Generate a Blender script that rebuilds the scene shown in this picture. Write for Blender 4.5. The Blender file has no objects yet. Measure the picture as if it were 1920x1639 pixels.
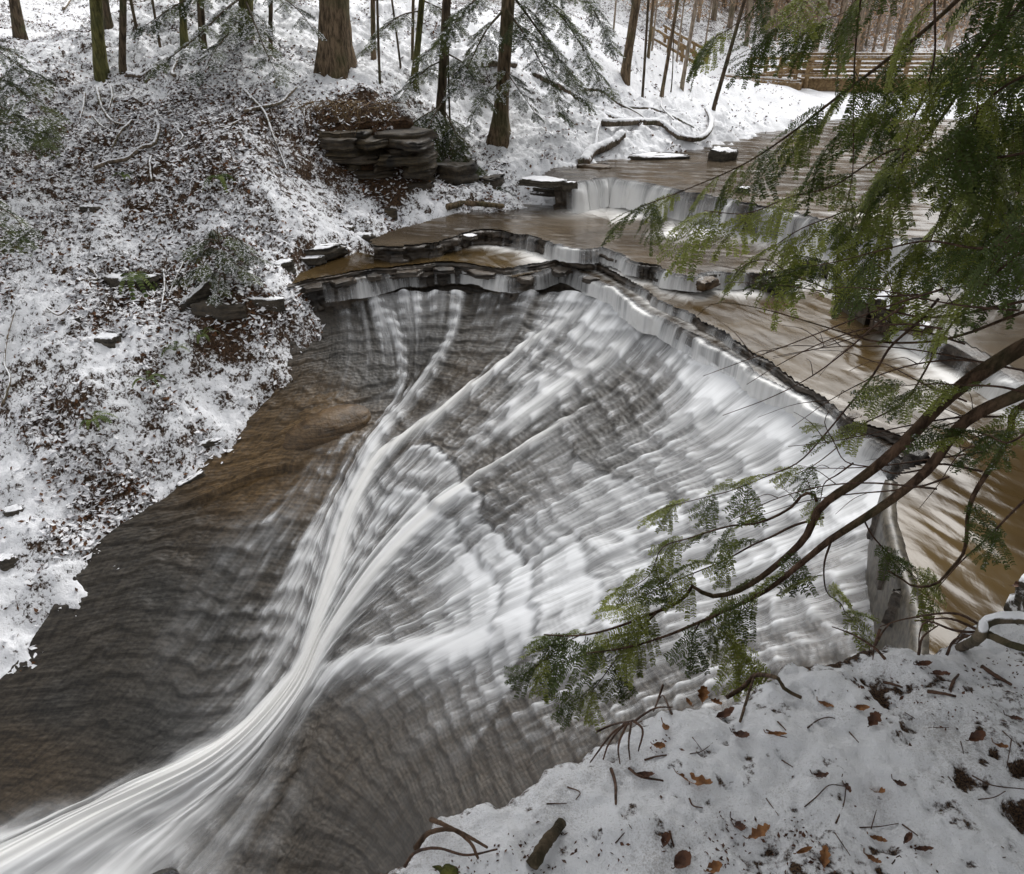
import bpy, math, random
import numpy as np
from mathutils import Vector, Matrix

# ------------------------------------------------------------------ camera
SC = bpy.context.scene
COL = SC.collection
FPX, PITCH, CAMZ = 1450.0, math.radians(30.0), 4.5
cam_d = bpy.data.cameras.new("camera")
cam = bpy.data.objects.new("camera", cam_d)
COL.objects.link(cam)
cam.location = (0, 0, CAMZ)
cam.rotation_euler = (math.pi / 2 - PITCH, 0, 0)
cam_d.sensor_fit = 'HORIZONTAL'
cam_d.sensor_width = 36.0
cam_d.lens = 36.0 * FPX / 1920.0
cam_d.clip_start = 0.05
cam_d.clip_end = 600
SC.camera = cam

# ------------------------------------------------------------------ sky and sun (overcast winter day)
SUN_EL, SUN_AZ = math.radians(48), math.radians(25)
world = bpy.data.worlds.new("World")
SC.world = world
world.use_nodes = True
wn = world.node_tree
wn.nodes.clear()
w_sky = wn.nodes.new("ShaderNodeTexSky")
w_sky.sky_type = 'NISHITA'
w_sky.sun_disc = False
w_sky.sun_elevation = SUN_EL
w_sky.sun_rotation = SUN_AZ
w_sky.air_density = 1.0
w_sky.dust_density = 4.0
w_sky.ozone_density = 1.0
w_hs = wn.nodes.new("ShaderNodeHueSaturation")
w_hs.inputs['Saturation'].default_value = 0.05
w_bg = wn.nodes.new("ShaderNodeBackground")
w_bg.inputs['Strength'].default_value = 0.15
w_out = wn.nodes.new("ShaderNodeOutputWorld")
wn.links.new(w_sky.outputs[0], w_hs.inputs['Color'])
wn.links.new(w_hs.outputs[0], w_bg.inputs['Color'])
wn.links.new(w_bg.outputs[0], w_out.inputs[0])
sun_d = bpy.data.lights.new("sun", 'SUN')
sun_d.energy = 0.9
sun_d.angle = math.radians(35)
sun_d.color = (1.0, 0.96, 0.9)
sun = bpy.data.objects.new("sun", sun_d)
COL.objects.link(sun)
sun.location = (0, 0, 60)
_sd = Vector((math.sin(SUN_AZ) * math.cos(SUN_EL), math.cos(SUN_AZ) * math.cos(SUN_EL), math.sin(SUN_EL)))
sun.rotation_euler = (-_sd).to_track_quat('-Z', 'Y').to_euler()

SC.view_settings.view_transform = 'Standard'
SC.view_settings.look = 'None'
SC.view_settings.exposure = 0.58
SC.view_settings.gamma = 1.0
SC.view_settings.use_curve_mapping = False
SC.cycles.max_bounces = 6
SC.cycles.transparent_max_bounces = 16
SC.cycles.caustics_reflective = False
SC.cycles.caustics_refractive = False

# ------------------------------------------------------------------ measuring the place from the photograph
CP, SP = math.cos(PITCH), math.sin(PITCH)
def ray(u, v):
    a = (u - 960.0) / FPX
    b = -(v - 819.5) / FPX
    return np.array([a, CP + b * SP, -SP + b * CP])
C0 = np.array([0.0, 0.0, CAMZ])
def at_z(u, v, z):
    d = ray(u, v)
    return C0 + d * ((z - CAMZ) / d[2])
def at_d(u, v, depth):
    return C0 + ray(u, v) * depth
def at_y(u, v, y):
    d = ray(u, v)
    return C0 + d * (y / d[1])
def pix(P):
    P = np.asarray(P, float)
    q = P - C0
    dep = q[..., 1] * CP - q[..., 2] * SP
    up = q[..., 1] * SP + q[..., 2] * CP
    return 960 + FPX * q[..., 0] / dep, 819.5 - FPX * up / dep

# ------------------------------------------------------------------ numeric helpers
def _h(ix, iy, iz):
    n = (ix.astype(np.int64) * 374761393 + iy.astype(np.int64) * 668265263 + iz.astype(np.int64) * 2147483647 * 3) & 0xFFFFFFFF
    n = ((n ^ (n >> 13)) * 1274126177) & 0xFFFFFFFF
    n = ((n ^ (n >> 16)) * 2246822519) & 0xFFFFFFFF
    return ((n ^ (n >> 15)) & 0xFFFFFF) / float(0xFFFFFF)
def vnoise(x, y, seed=0):
    x = np.asarray(x, float); y = np.asarray(y, float)
    x0 = np.floor(x); y0 = np.floor(y)
    fx = x - x0; fy = y - y0
    fx = fx * fx * fx * (fx * (fx * 6 - 15) + 10); fy = fy * fy * fy * (fy * (fy * 6 - 15) + 10)
    s = np.full(x0.shape, seed)
    a = _h(x0, y0, s); b = _h(x0 + 1, y0, s); c = _h(x0, y0 + 1, s); d = _h(x0 + 1, y0 + 1, s)
    return (a * (1 - fx) + b * fx) * (1 - fy) + (c * (1 - fx) + d * fx) * fy
def fbm(x, y, oct=4, seed=0, gain=0.5):
    t = 0; a = 1.0; n = 0
    x = np.asarray(x, float); y = np.asarray(y, float)
    for i in range(oct):
        t = t + a * vnoise(x, y, seed + 17 * i); n += a
        a *= gain
        x, y = x * 1.71 + y * 1.03 + 11.3, y * 1.71 - x * 1.03 + 5.7
    return t / n
def sstep(a, b, x):
    t = np.clip((np.asarray(x, float) - a) / (b - a), 0, 1)
    return t * t * (3 - 2 * t)
class TPS:
    def __init__(s, P, Z, lam=1e-3):
        P = np.asarray(P, float); Z = np.asarray(Z, float)
        n = len(P)
        K = s.k(np.linalg.norm(P[:, None] - P[None], axis=2)) + lam * np.eye(n)
        A = np.zeros((n + 3, n + 3))
        A[:n, :n] = K; A[:n, n] = 1; A[:n, n + 1:] = P; A[n, :n] = 1; A[n + 1:, :n] = P.T
        s.w = np.linalg.solve(A, np.concatenate([Z, np.zeros(3)])); s.P = P; s.n = n
    @staticmethod
    def k(r):
        return np.where(r > 1e-9, r * r * np.log(np.maximum(r, 1e-9)), 0)
    def __call__(s, x, y):
        x = np.asarray(x, float); y = np.asarray(y, float)
        sh = x.shape
        q = np.stack([x.ravel(), y.ravel()], 1)
        out = np.empty(len(q))
        for i in range(0, len(q), 40000):
            b = q[i:i + 40000]
            r = np.sqrt((b[:, None, 0] - s.P[None, :, 0]) ** 2 + (b[:, None, 1] - s.P[None, :, 1]) ** 2)
            out[i:i + 40000] = s.k(r) @ s.w[:s.n] + s.w[s.n] + b @ s.w[s.n + 1:]
        return out.reshape(sh)
def idw(P, V, x, y, p=2.5, eps=0.15):
    x = np.asarray(x, float); y = np.asarray(y, float); sh = x.shape
    q = np.stack([x.ravel(), y.ravel()], 1); out = np.empty(len(q))
    P = np.asarray(P, float); V = np.asarray(V, float)
    for i in range(0, len(q), 40000):
        b = q[i:i + 40000]
        r = np.sqrt((b[:, None, 0] - P[None, :, 0]) ** 2 + (b[:, None, 1] - P[None, :, 1]) ** 2 + eps * eps)
        w = r ** -p
        out[i:i + 40000] = (w @ V) / w.sum(1)
    return out.reshape(sh)
def resample(P, n, smooth=True):
    """a smooth curve through the points P (k, d), n points evenly spaced along it"""
    P = np.asarray(P, float)
    if smooth and len(P) > 2:
        Q = np.vstack([2 * P[0] - P[1], P, 2 * P[-1] - P[-2]])
        out = []
        m = max(6, int(4 * n / len(P)))
        for i in range(1, len(Q) - 2):
            t = np.linspace(0, 1, m, endpoint=False)[:, None]
            p0, p1, p2, p3 = Q[i - 1], Q[i], Q[i + 1], Q[i + 2]
            out.append(0.5 * ((2 * p1) + (-p0 + p2) * t + (2 * p0 - 5 * p1 + 4 * p2 - p3) * t ** 2 + (-p0 + 3 * p1 - 3 * p2 + p3) * t ** 3))
        out.append(P[-1:])
        P = np.vstack(out)
    L = np.concatenate([[0], np.cumsum(np.linalg.norm(np.diff(P, axis=0), axis=1))])
    t = np.linspace(0, L[-1], n)
    return np.stack([np.interp(t, L, P[:, k]) for k in range(P.shape[1])], 1)
def inside(poly, x, y):
    x = np.asarray(x, float); y = np.asarray(y, float)
    r = np.zeros(x.shape, bool)
    n = len(poly)
    for i in range(n):
        x1, y1 = poly[i][0], poly[i][1]; x2, y2 = poly[(i + 1) % n][0], poly[(i + 1) % n][1]
        if y1 == y2: continue
        c = ((y1 > y) != (y2 > y)) & (x < (x2 - x1) * (y - y1) / (y2 - y1) + x1)
        r ^= c
    return r
def pldist(line, x, y):
    """distance to a polyline and arc length of the nearest point on it; sign > 0 left of the line's direction"""
    x = np.asarray(x, float); y = np.asarray(y, float)
    best = np.full(x.shape, 1e9); arc = np.zeros(x.shape); sg = np.zeros(x.shape)
    L = 0
    for i in range(len(line) - 1):
        ax, ay = line[i][0], line[i][1]; bx, by = line[i + 1][0], line[i + 1][1]
        dx, dy = bx - ax, by - ay
        l = math.hypot(dx, dy)
        if l < 1e-9: continue
        t = np.clip(((x - ax) * dx + (y - ay) * dy) / (l * l), 0, 1)
        d = np.hypot(x - ax - t * dx, y - ay - t * dy)
        m = d < best
        best = np.where(m, d, best); arc = np.where(m, L + t * l, arc)
        sg = np.where(m, np.sign((x - ax) * -dy + (y - ay) * dx), sg)
        L += l
    return best, arc, sg

# ------------------------------------------------------------------ object helpers
def tag(o, label=None, cat=None, group=None, kind=None):
    if label: o['label'] = label
    if cat: o['category'] = cat
    if group: o['group'] = group
    if kind: o['kind'] = kind
    return o
def empty(name, loc, label=None, cat=None, group=None):
    o = bpy.data.objects.new(name, None)
    o.empty_display_size = 0.1
    COL.objects.link(o)
    o.location = [float(c) for c in loc]
    return tag(o, label, cat, group)
def make_mesh(name, V, F, mats, midx=None, smooth=True, attrs=None, uv=None):
    """F: (n,4) or (n,3) integer array, or a list of such arrays"""
    me = bpy.data.meshes.new(name)
    V = np.asarray(V, np.float32)
    Fs = F if isinstance(F, list) else [F]
    Fs = [np.asarray(f, np.int32) for f in Fs if len(f)]
    me.vertices.add(len(V)); me.vertices.foreach_set('co', V.ravel())
    loops = np.concatenate([f.ravel() for f in Fs]); tot = np.concatenate([np.full(len(f), f.shape[1], np.int32) for f in Fs])
    st = np.concatenate([[0], np.cumsum(tot)[:-1]]).astype(np.int32)
    me.loops.add(len(loops)); me.loops.foreach_set('vertex_index', loops)
    me.polygons.add(len(tot)); me.polygons.foreach_set('loop_start', st); me.polygons.foreach_set('loop_total', tot)
    if smooth: me.polygons.foreach_set('use_smooth', np.ones(len(tot), bool))
    for m in (mats if isinstance(mats, (list, tuple)) else [mats]): me.materials.append(m)
    if midx is not None: me.polygons.foreach_set('material_index', np.asarray(midx, np.int32))
    if uv is not None:
        l = me.uv_layers.new(name="flow")
        l.data.foreach_set('uv', np.asarray(uv, np.float32)[loops].ravel())
    for k, v in (attrs or {}).items():
        a = me.attributes.new(k, 'FLOAT', 'POINT'); a.data.foreach_set('value', np.asarray(v, np.float32).ravel())
    me.update(calc_edges=True); me.validate()
    return me
def obj(name, me, parent=None, loc=None):
    o = bpy.data.objects.new(name, me)
    COL.objects.link(o)
    if parent is not None: o.parent = parent
    if loc is not None: o.location = [float(c) for c in loc]
    return o
def grid_faces(nr, nc, keep=None):
    i = np.arange(nr * nc).reshape(nr, nc)
    f = np.stack([i[:-1, :-1], i[:-1, 1:], i[1:, 1:], i[1:, :-1]], -1).reshape(-1, 4)
    if keep is not None: f = f[keep.ravel()]
    return f
def compact(V, F, *arrs):
    u, inv = np.unique(F, return_inverse=True)
    return (V[u], inv.reshape(F.shape)) + tuple(a[u] for a in arrs)
def tube(P, R, sides=8, rough=0.0, seed=0, cap=True):
    P = np.asarray(P, float); n = len(P)
    R = np.broadcast_to(np.asarray(R, float), (n,))
    T = np.gradient(P, axis=0); T /= np.linalg.norm(T, axis=1)[:, None] + 1e-12
    a = np.array([0, 0, 1.0]) if abs(T[0][2]) < 0.9 else np.array([1.0, 0, 0])
    N = np.cross(T[0], a); N /= np.linalg.norm(N)
    th = np.linspace(0, 2 * math.pi, sides, endpoint=False)
    V = np.empty((n, sides, 3))
    rng = np.random.RandomState(seed)
    for i in range(n):
        N = N - T[i] * N.dot(T[i]); N /= np.linalg.norm(N) + 1e-12
        B = np.cross(T[i], N)
        rr = R[i] * (1 + (rng.rand(sides) - 0.5) * 2 * rough)
        V[i] = P[i] + rr[:, None] * (np.cos(th)[:, None] * N + np.sin(th)[:, None] * B)
    i = np.arange(n * sides).reshape(n, sides)
    j = np.roll(i, -1, axis=1)
    F = np.stack([i[:-1], j[:-1], j[1:], i[1:]], -1).reshape(-1, 4)
    V = V.reshape(-1, 3)
    if cap:
        V = np.vstack([V, P[:1] - T[:1] * R[0] * 0.3, P[-1:] + T[-1:] * R[-1] * 0.6])
        k = np.arange(sides); e = (n - 1) * sides
        c0 = np.stack([np.full(sides, n * sides), (k + 1) % sides, k, k], -1)[:, :3]
        c1 = np.stack([np.full(sides, n * sides + 1), e + k, e + (k + 1) % sides], -1)
        return V, [F, np.vstack([c0, c1])]
    return V, [F]
class Bag:
    """collects pieces into one mesh"""
    def __init__(s): s.V = []; s.Q = []; s.T = []; s.qm = []; s.tm = []; s.n = 0
    def add(s, V, Fs, m=0):
        V = np.asarray(V, float).reshape(-1, 3)
        for f in (Fs if isinstance(Fs, list) else [Fs]):
            f = np.asarray(f, int)
            if not len(f): continue
            if f.shape[1] == 4: s.Q.append(f + s.n); s.qm.append(np.full(len(f), m))
            else: s.T.append(f + s.n); s.tm.append(np.full(len(f), m))
        s.V.append(V); s.n += len(V)
        return s
    def mesh(s, name, mats, smooth=True):
        F = []; mi = []
        if s.Q: F.append(np.vstack(s.Q)); mi.append(np.concatenate(s.qm))
        if s.T: F.append(np.vstack(s.T)); mi.append(np.concatenate(s.tm))
        return make_mesh(name, np.vstack(s.V), F, mats, np.concatenate(mi), smooth)
BOXF = np.array([[0, 1, 3, 2], [4, 6, 7, 5], [0, 4, 5, 1], [2, 3, 7, 6], [0, 2, 6, 4], [1, 5, 7, 3]])
def beam(a, b, w, h, up=(0, 0, 1)):
    """a rectangular timber from a to b, w wide, h high"""
    a = np.asarray(a, float); b = np.asarray(b, float)
    t = b - a; t /= np.linalg.norm(t)
    up = np.asarray(up, float)
    if abs(t @ up) > .98: up = np.array([0, 1.0, 0])
    s = np.cross(t, up); s /= np.linalg.norm(s)
    n = np.cross(s, t)
    V = []
    for p in (a, b):
        for x in (-.5, .5):
            for y in (-.5, .5): V.append(p + s * x * w + n * y * h)
    return np.array(V), BOXF[:, ::-1]
# ------------------------------------------------------------------ materials (all procedural)
class NT:
    def __init__(s, name):
        s.m = bpy.data.materials.new(name); s.m.use_nodes = True
        s.t = s.m.node_tree; s.t.nodes.clear()
        s.out = s.n("ShaderNodeOutputMaterial")
    def n(s, typ, **kw):
        x = s.t.nodes.new(typ)
        for k, v in kw.items(): setattr(x, k, v)
        return x
    def l(s, a, b): s.t.links.new(a, b)
    def val(s, sock, v):
        if hasattr(v, 'is_linked') or isinstance(v, bpy.types.NodeSocket): s.l(v, sock)
        else: sock.default_value = v
    def math(s, op, a, b=0.0, clamp=False):
        x = s.n("ShaderNodeMath", operation=op); x.use_clamp = clamp
        s.val(x.inputs[0], a); s.val(x.inputs[1], b); return x.outputs[0]
    def ramp(s, f, p0, p1, c0=None, c1=None):
        x = s.n("ShaderNodeMapRange"); x.interpolation_type = 'SMOOTHSTEP'
        s.val(x.inputs[0], f); x.inputs[1].default_value = p0; x.inputs[2].default_value = p1
        return x.outputs[0]
    def mix(s, f, a, b):
        x = s.n("ShaderNodeMix", data_type='RGBA')
        s.val(x.inputs[0], f); s.val(x.inputs[6], a if not isinstance(a, tuple) else a + (1,)); s.val(x.inputs[7], b if not isinstance(b, tuple) else b + (1,))
        return x.outputs[2]
    def noise(s, vec, scale, detail=4, rough=0.5, dist=0.0):
        x = s.n("ShaderNodeTexNoise"); x.inputs['Scale'].default_value = scale
        x.inputs['Detail'].default_value = detail; x.inputs['Roughness'].default_value = rough; x.inputs['Distortion'].default_value = dist
        if vec is not None: s.l(vec, x.inputs['Vector'])
        return x.outputs[0]
    def mapping(s, vec, scale=(1, 1, 1), rot=(0, 0, 0)):
        x = s.n("ShaderNodeMapping"); x.inputs['Scale'].default_value = scale; x.inputs['Rotation'].default_value = rot
        s.l(vec, x.inputs['Vector']); return x.outputs[0]
    def obj(s): return s.n("ShaderNodeTexCoord").outputs['Object']
    def pos(s): return s.n("ShaderNodeNewGeometry").outputs['Position']
    def uv(s):
        x = s.n("ShaderNodeUVMap"); x.uv_map = "flow"; return x.outputs[0]
    def attr(s, name):
        x = s.n("ShaderNodeAttribute"); x.attribute_name = name; return x.outputs['Fac']
    def nz(s):
        g = s.n("ShaderNodeNewGeometry"); x = s.n("ShaderNodeSeparateXYZ"); s.l(g.outputs['Normal'], x.inputs[0]); return x.outputs[2]
    def rnd(s): return s.n("ShaderNodeObjectInfo").outputs['Random']
    def bump(s, h, strength=0.5, dist=0.02):
        x = s.n("ShaderNodeBump"); x.inputs['Strength'].default_value = strength; x.inputs['Distance'].default_value = dist
        s.l(h, x.inputs['Height']); return x.outputs[0]
    def bsdf(s, col, rough=0.8, spec=0.3, normal=None):
        x = s.n("ShaderNodeBsdfPrincipled")
        s.val(x.inputs['Base Color'], col if not isinstance(col, tuple) else col + (1,)); s.val(x.inputs['Roughness'], rough)
        s.val(x.inputs['Specular IOR Level'], spec)
        if normal is not None: s.l(normal, x.inputs['Normal'])
        return x
    def mixs(s, f, a, b):
        x = s.n("ShaderNodeMixShader"); s.val(x.inputs[0], f); s.l(a, x.inputs[1]); s.l(b, x.inputs[2]); return x.outputs[0]
    def done(s, sh):
        s.l(sh if isinstance(sh, bpy.types.NodeSocket) else sh.outputs[0], s.out.inputs[0]); return s.m

SNOW = (0.84, 0.85, 0.88)
def mat_snow():
    t = NT("snow"); p = t.pos()
    n1 = t.noise(p, 30, 6, 0.65); n2 = t.noise(p, 240, 3, 0.6)
    h = t.math('ADD', n1, t.math('MULTIPLY', n2, 0.5))
    c = t.mix(t.ramp(t.noise(p, 6, 4), 0.35, 0.75), (0.80, 0.80, 0.83), (0.86, 0.87, 0.89))
    return t.done(t.bsdf(c, 0.75, 0.25, t.bump(h, 0.6, 0.012)))
def mat_hill():
    """leaf litter and soil under broken snow; the snow attribute says how much lies"""
    t = NT("snowy leaf litter"); p = t.pos()
    a = t.noise(p, 9.0, 5, 0.62, 0.4); b = t.noise(p, 26.0, 4, 0.6, 0.6); c = t.noise(p, 1.3, 3, 0.5)
    brown = t.mix(t.ramp(b, 0.35, 0.65), (0.028, 0.018, 0.012), (0.095, 0.055, 0.030))
    brown = t.mix(t.ramp(a, 0.55, 0.75), brown, (0.13, 0.075, 0.040))
    f = t.math('ADD', t.math('ADD', t.math('MULTIPLY', a, 0.6), t.math('MULTIPLY', b, 0.55)), t.math('MULTIPLY', c, 0.30))
    f = t.math('ADD', f, t.math('SUBTRACT', t.attr('snow'), 0.05))
    f = t.math('ADD', f, t.math('MULTIPLY', t.math('SUBTRACT', t.nz(), 0.8), 0.35))
    s = t.ramp(f, 0.62, 0.75)
    col = t.mix(s, brown, SNOW)
    h = t.math('ADD', t.math('MULTIPLY', a, 1.0), t.math('MULTIPLY', b, 0.7))
    return t.done(t.bsdf(col, 0.85, 0.2, t.bump(h, 0.8, 0.03)))
def mat_rock(name, c0, c1, wet=0.5, scale=1.0):
    t = NT(name); p = t.pos()
    pl = t.mapping(p, (0.7, 0.7, 9.0))
    lay = t.noise(pl, 2.2 * scale, 6, 0.6); n = t.noise(p, 14 * scale, 6, 0.65); big = t.noise(p, 1.7 * scale, 3)
    f = t.math('ADD', t.math('MULTIPLY', lay, 0.55), t.math('MULTIPLY', n, 0.45))
    c = t.mix(t.ramp(f, 0.36, 0.64), c0, c1)
    c = t.mix(t.ramp(big, 0.5, 0.72), c, tuple(x * 0.45 for x in c0))
    rg = t.math('ADD', t.math('MULTIPLY', n, 0.45), 0.55 - 0.5 * wet)
    return t.done(t.bsdf(c, rg, 0.3 + 0.3 * wet, t.bump(t.math('ADD', lay, t.math('MULTIPLY', n, 0.8)), 0.8, 0.03)))
def mat_snowtop(name, base_fn, lo=0.45, hi=0.7, amt=0.0):
    """any base with snow lying on what faces up"""
    t = NT(name); p = t.pos()
    col, rough, h = base_fn(t, p)
    f = t.math('ADD', t.nz(), t.math('MULTIPLY', t.math('SUBTRACT', t.noise(p, 11, 5, 0.65), 0.5), 1.6))
    s = t.ramp(t.math('ADD', f, amt), lo, hi)
    c = t.mix(s, col, SNOW)
    r = t.math('MAXIMUM', rough, t.math('MULTIPLY', s, 0.8)) if not isinstance(rough, float) else t.math('MAXIMUM', t.math('MULTIPLY', s, 0.8), rough)
    return t.done(t.bsdf(c, r, 0.25, t.bump(h, 0.7, 0.02)))
def base_bark(c0, c1, vscale=(6, 6, 1.2), sc=3.0):
    def fn(t, p):
        q = t.mapping(t.obj(), vscale)
        n = t.noise(q, sc, 6, 0.65, 0.3); m = t.noise(p, 2.0, 3)
        c = t.mix(t.ramp(n, 0.34, 0.66), c0, c1)
        c = t.mix(t.math('MULTIPLY', t.ramp(m, 0.45, 0.7), 0.45), c, (0.075, 0.085, 0.035))
        return c, 0.85, n
    return fn
def base_stone(c0, c1):
    def fn(t, p):
        lay = t.noise(t.mapping(p, (0.8, 0.8, 8.0)), 3.0, 6, 0.6); n = t.noise(p, 18, 5, 0.6)
        f = t.math('ADD', t.math('MULTIPLY', lay, 0.6), t.math('MULTIPLY', n, 0.4))
        return t.mix(t.ramp(f, 0.36, 0.64), c0, c1), 0.7, t.math('ADD', lay, n)
    return fn
def mat_bark(name, c0, c1, **kw):
    t = NT(name); c, r, h = base_bark(c0, c1, **kw)(t, t.pos())
    return t.done(t.bsdf(c, r, 0.2, t.bump(h, 1.0, 0.03)))
def mat_plain(name, c0, c1, scale=20, rough=0.7, bump=0.4, spec=0.3):
    t = NT(name); p = t.obj(); n = t.noise(p, scale, 5, 0.6)
    c = t.mix(t.ramp(n, 0.35, 0.65), c0, c1)
    return t.done(t.bsdf(c, rough, spec, t.bump(n, bump, 0.01)))
def mat_needle(name, c0, c1):
    t = NT(name); p = t.pos()
    n = t.noise(p, 7, 3); k = t.rnd()
    f = t.math('ADD', t.math('MULTIPLY', n, 0.9), t.math('MULTIPLY', t.math('SUBTRACT', k, 0.5), 0.5))
    c = t.mix(t.ramp(f, 0.25, 0.75), c0, c1)
    b = t.bsdf(c, 0.55, 0.35)
    tr = t.n("ShaderNodeBsdfTranslucent"); t.l(c, tr.inputs[0])
    return t.done(t.mixs(0.3, b.outputs[0], tr.outputs[0]))
def mat_falls():
    """white aerated water in silky strands; thin where the foam attribute is low"""
    t = NT("white falling water"); uv = t.uv()
    s1 = t.noise(t.mapping(uv, (34, 1.3, 1)), 1.0, 4, 0.6, 0.1); s2 = t.noise(t.mapping(uv, (110, 3.5, 1)), 1.0, 3, 0.6)
    k = t.math('ADD', t.math('MULTIPLY', s1, 0.6), t.math('MULTIPLY', s2, 0.4))
    a = t.math('ADD', t.attr('foam'), t.math('MULTIPLY', t.math('SUBTRACT', k, 0.5), t.math('SUBTRACT', 0.75, t.math('MULTIPLY', t.attr('calm'), 0.5))))
    a = t.ramp(a, -0.02, 1.02)
    a = t.math('MULTIPLY', a, 0.94, True)
    col = t.mix(t.attr('tint'), (0.80, 0.815, 0.84), (0.76, 0.74, 0.69))
    b = t.bsdf(col, 0.5, 0.3, t.bump(k, 0.12, 0.01))
    tr = t.n("ShaderNodeBsdfTransparent")
    return t.done(t.mixs(a, tr.outputs[0], b.outputs[0]))
def mat_pool(name, c0, c1, rot, stretch=(1.0, 2.3, 1), spec=0.22):
    t = NT(name); p = t.pos()
    q = t.mapping(t.mapping(p, (1, 1, 0), (0, 0, rot)), stretch)
    s1 = t.noise(q, 1.1, 5, 0.58, 0.9); s2 = t.noise(q, 4.5, 4, 0.6, 0.5); big = t.noise(p, 0.5, 3, 0.5, 0.7)
    c = t.mix(t.ramp(big, 0.35, 0.68), c0, c1)
    c = t.mix(t.math('MULTIPLY', t.ramp(s1, 0.52, 0.80), 0.15), c, (0.22, 0.17, 0.11))
    st = t.noise(t.mapping(t.uv(), (7, 1.3, 1)), 1.0, 5, 0.62, 0.4)
    f = t.ramp(t.math('ADD', t.attr('foam'), t.math('MULTIPLY', t.math('SUBTRACT', st, 0.5), 1.0)), 0.12, 1.0)
    c = t.mix(f, c, (0.78, 0.77, 0.75))
    r = t.math('ADD', t.math('MULTIPLY', f, 0.35), 0.13)
    h = t.math('ADD', s1, t.math('MULTIPLY', s2, 0.4))
    return t.done(t.bsdf(c, r, spec, t.bump(h, 0.17, 0.035)))

M = {}
M['snow'] = mat_snow()
M['hill'] = mat_hill()
M['wet_rock'] = mat_rock("wet shale", (0.020, 0.015, 0.011), (0.085, 0.064, 0.045), 0.75)
def mat_bed():
    t = NT("wet shale bed"); p = t.pos(); uv = t.uv()
    lay = t.noise(t.mapping(p, (0.8, 0.8, 16.0)), 2.6, 7, 0.68); n = t.noise(p, 22, 6, 0.65); st = t.noise(t.mapping(uv, (22, 2.2, 1)), 1.0, 5, 0.6, .2)
    f = t.math('ADD', t.math('ADD', t.math('MULTIPLY', lay, 0.4), t.math('MULTIPLY', n, 0.3)), t.math('MULTIPLY', st, 0.3))
    c = t.mix(t.ramp(f, 0.38, 0.62), (0.010, 0.0095, 0.0085), (0.045, 0.042, 0.037))
    cb = t.mix(t.ramp(f, 0.38, 0.62), (0.036, 0.021, 0.007), (0.135, 0.080, 0.029))
    c = t.mix(t.attr('brown'), c, cb)
    c = t.mix(t.math('MULTIPLY', t.attr('film'), 0.6, True), c, (0.34, 0.335, 0.33))
    rg = t.math('ADD', t.math('MULTIPLY', n, 0.45), 0.22)
    return t.done(t.bsdf(c, rg, 0.32, t.bump(t.math('ADD', lay, t.math('MULTIPLY', st, 0.5)), 0.55, 0.02)))
M['bed'] = mat_bed()
M['brown_rock'] = mat_rock("wet brown shale", (0.035, 0.020, 0.008), (0.12, 0.072, 0.030), 0.6)
M['cliff'] = mat_rock("shale cliff", (0.018, 0.014, 0.010), (0.085, 0.064, 0.040), 0.4)
M['soil'] = mat_plain("bare soil", (0.030, 0.017, 0.009), (0.085, 0.045, 0.022), 14, 0.95, 0.8)
M['slab'] = mat_snowtop("slate slab with snow", base_stone((0.025, 0.022, 0.018), (0.10, 0.085, 0.065)), 0.55, 0.8)
M['slab_snowy'] = mat_snowtop("stone under thick snow", base_stone((0.025, 0.022, 0.018), (0.10, 0.085, 0.065)), 0.2, 0.45, .1)
M['slab_bare'] = mat_rock("bare sandstone slab", (0.018, 0.014, 0.008), (0.095, 0.070, 0.038), 0.4)
M['bark'] = mat_bark("grey brown bark", (0.045, 0.032, 0.020), (0.21, 0.15, 0.095))
M['bark_green'] = mat_bark("mossy bark", (0.035, 0.034, 0.012), (0.14, 0.13, 0.045))
M['bark_dark'] = mat_bark("dark bark", (0.026, 0.019, 0.012), (0.12, 0.088, 0.058))
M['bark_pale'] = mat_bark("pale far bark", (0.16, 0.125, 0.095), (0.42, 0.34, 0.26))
M['leaf_pale'] = mat_plain("faded beech leaf", (0.26, 0.16, 0.09), (0.50, 0.34, 0.21), 6, 0.7, 0.2)
M['limb'] = mat_bark("hemlock limb bark", (0.040, 0.023, 0.014), (0.15, 0.092, 0.060), vscale=(9, 9, 3), sc=4.0)
M['twig'] = mat_plain("brown twig", (0.030, 0.016, 0.010), (0.10, 0.055, 0.035), 60, 0.7, 0.5)
M['log'] = mat_snowtop("log with snow", base_bark((0.04, 0.030, 0.022), (0.17, 0.13, 0.095)), 0.25, 0.5)
M['root'] = mat_snowtop("snow dusted root", base_bark((0.06, 0.045, 0.032), (0.22, 0.17, 0.12)), 0.55, 0.85)
M['rootlet'] = mat_plain("pale hanging rootlets", (0.050, 0.034, 0.018), (0.23, 0.155, 0.075), 30, 0.9, 0.3)
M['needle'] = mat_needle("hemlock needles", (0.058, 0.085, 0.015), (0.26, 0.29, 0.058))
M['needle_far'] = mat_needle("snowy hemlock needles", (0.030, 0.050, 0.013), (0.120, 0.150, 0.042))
M['falls'] = mat_falls()
M['pool'] = mat_pool("muddy pool water", (0.052, 0.033, 0.013), (0.092, 0.062, 0.027), math.radians(63))
M['shelf'] = mat_pool("thin dark water on rock", (0.022, 0.015, 0.008), (0.060, 0.040, 0.020), math.radians(63))
M['reach'] = mat_pool("brown stream water", (0.060, 0.046, 0.032), (0.115, 0.090, 0.064), math.radians(12))
M['concrete'] = mat_plain("wet concrete", (0.040, 0.036, 0.029), (0.12, 0.105, 0.082), 14, 0.35, 0.4)
M['timber'] = mat_plain("weathered timber", (0.20, 0.13, 0.065), (0.36, 0.25, 0.13), 12, 0.85, 0.4)
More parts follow.
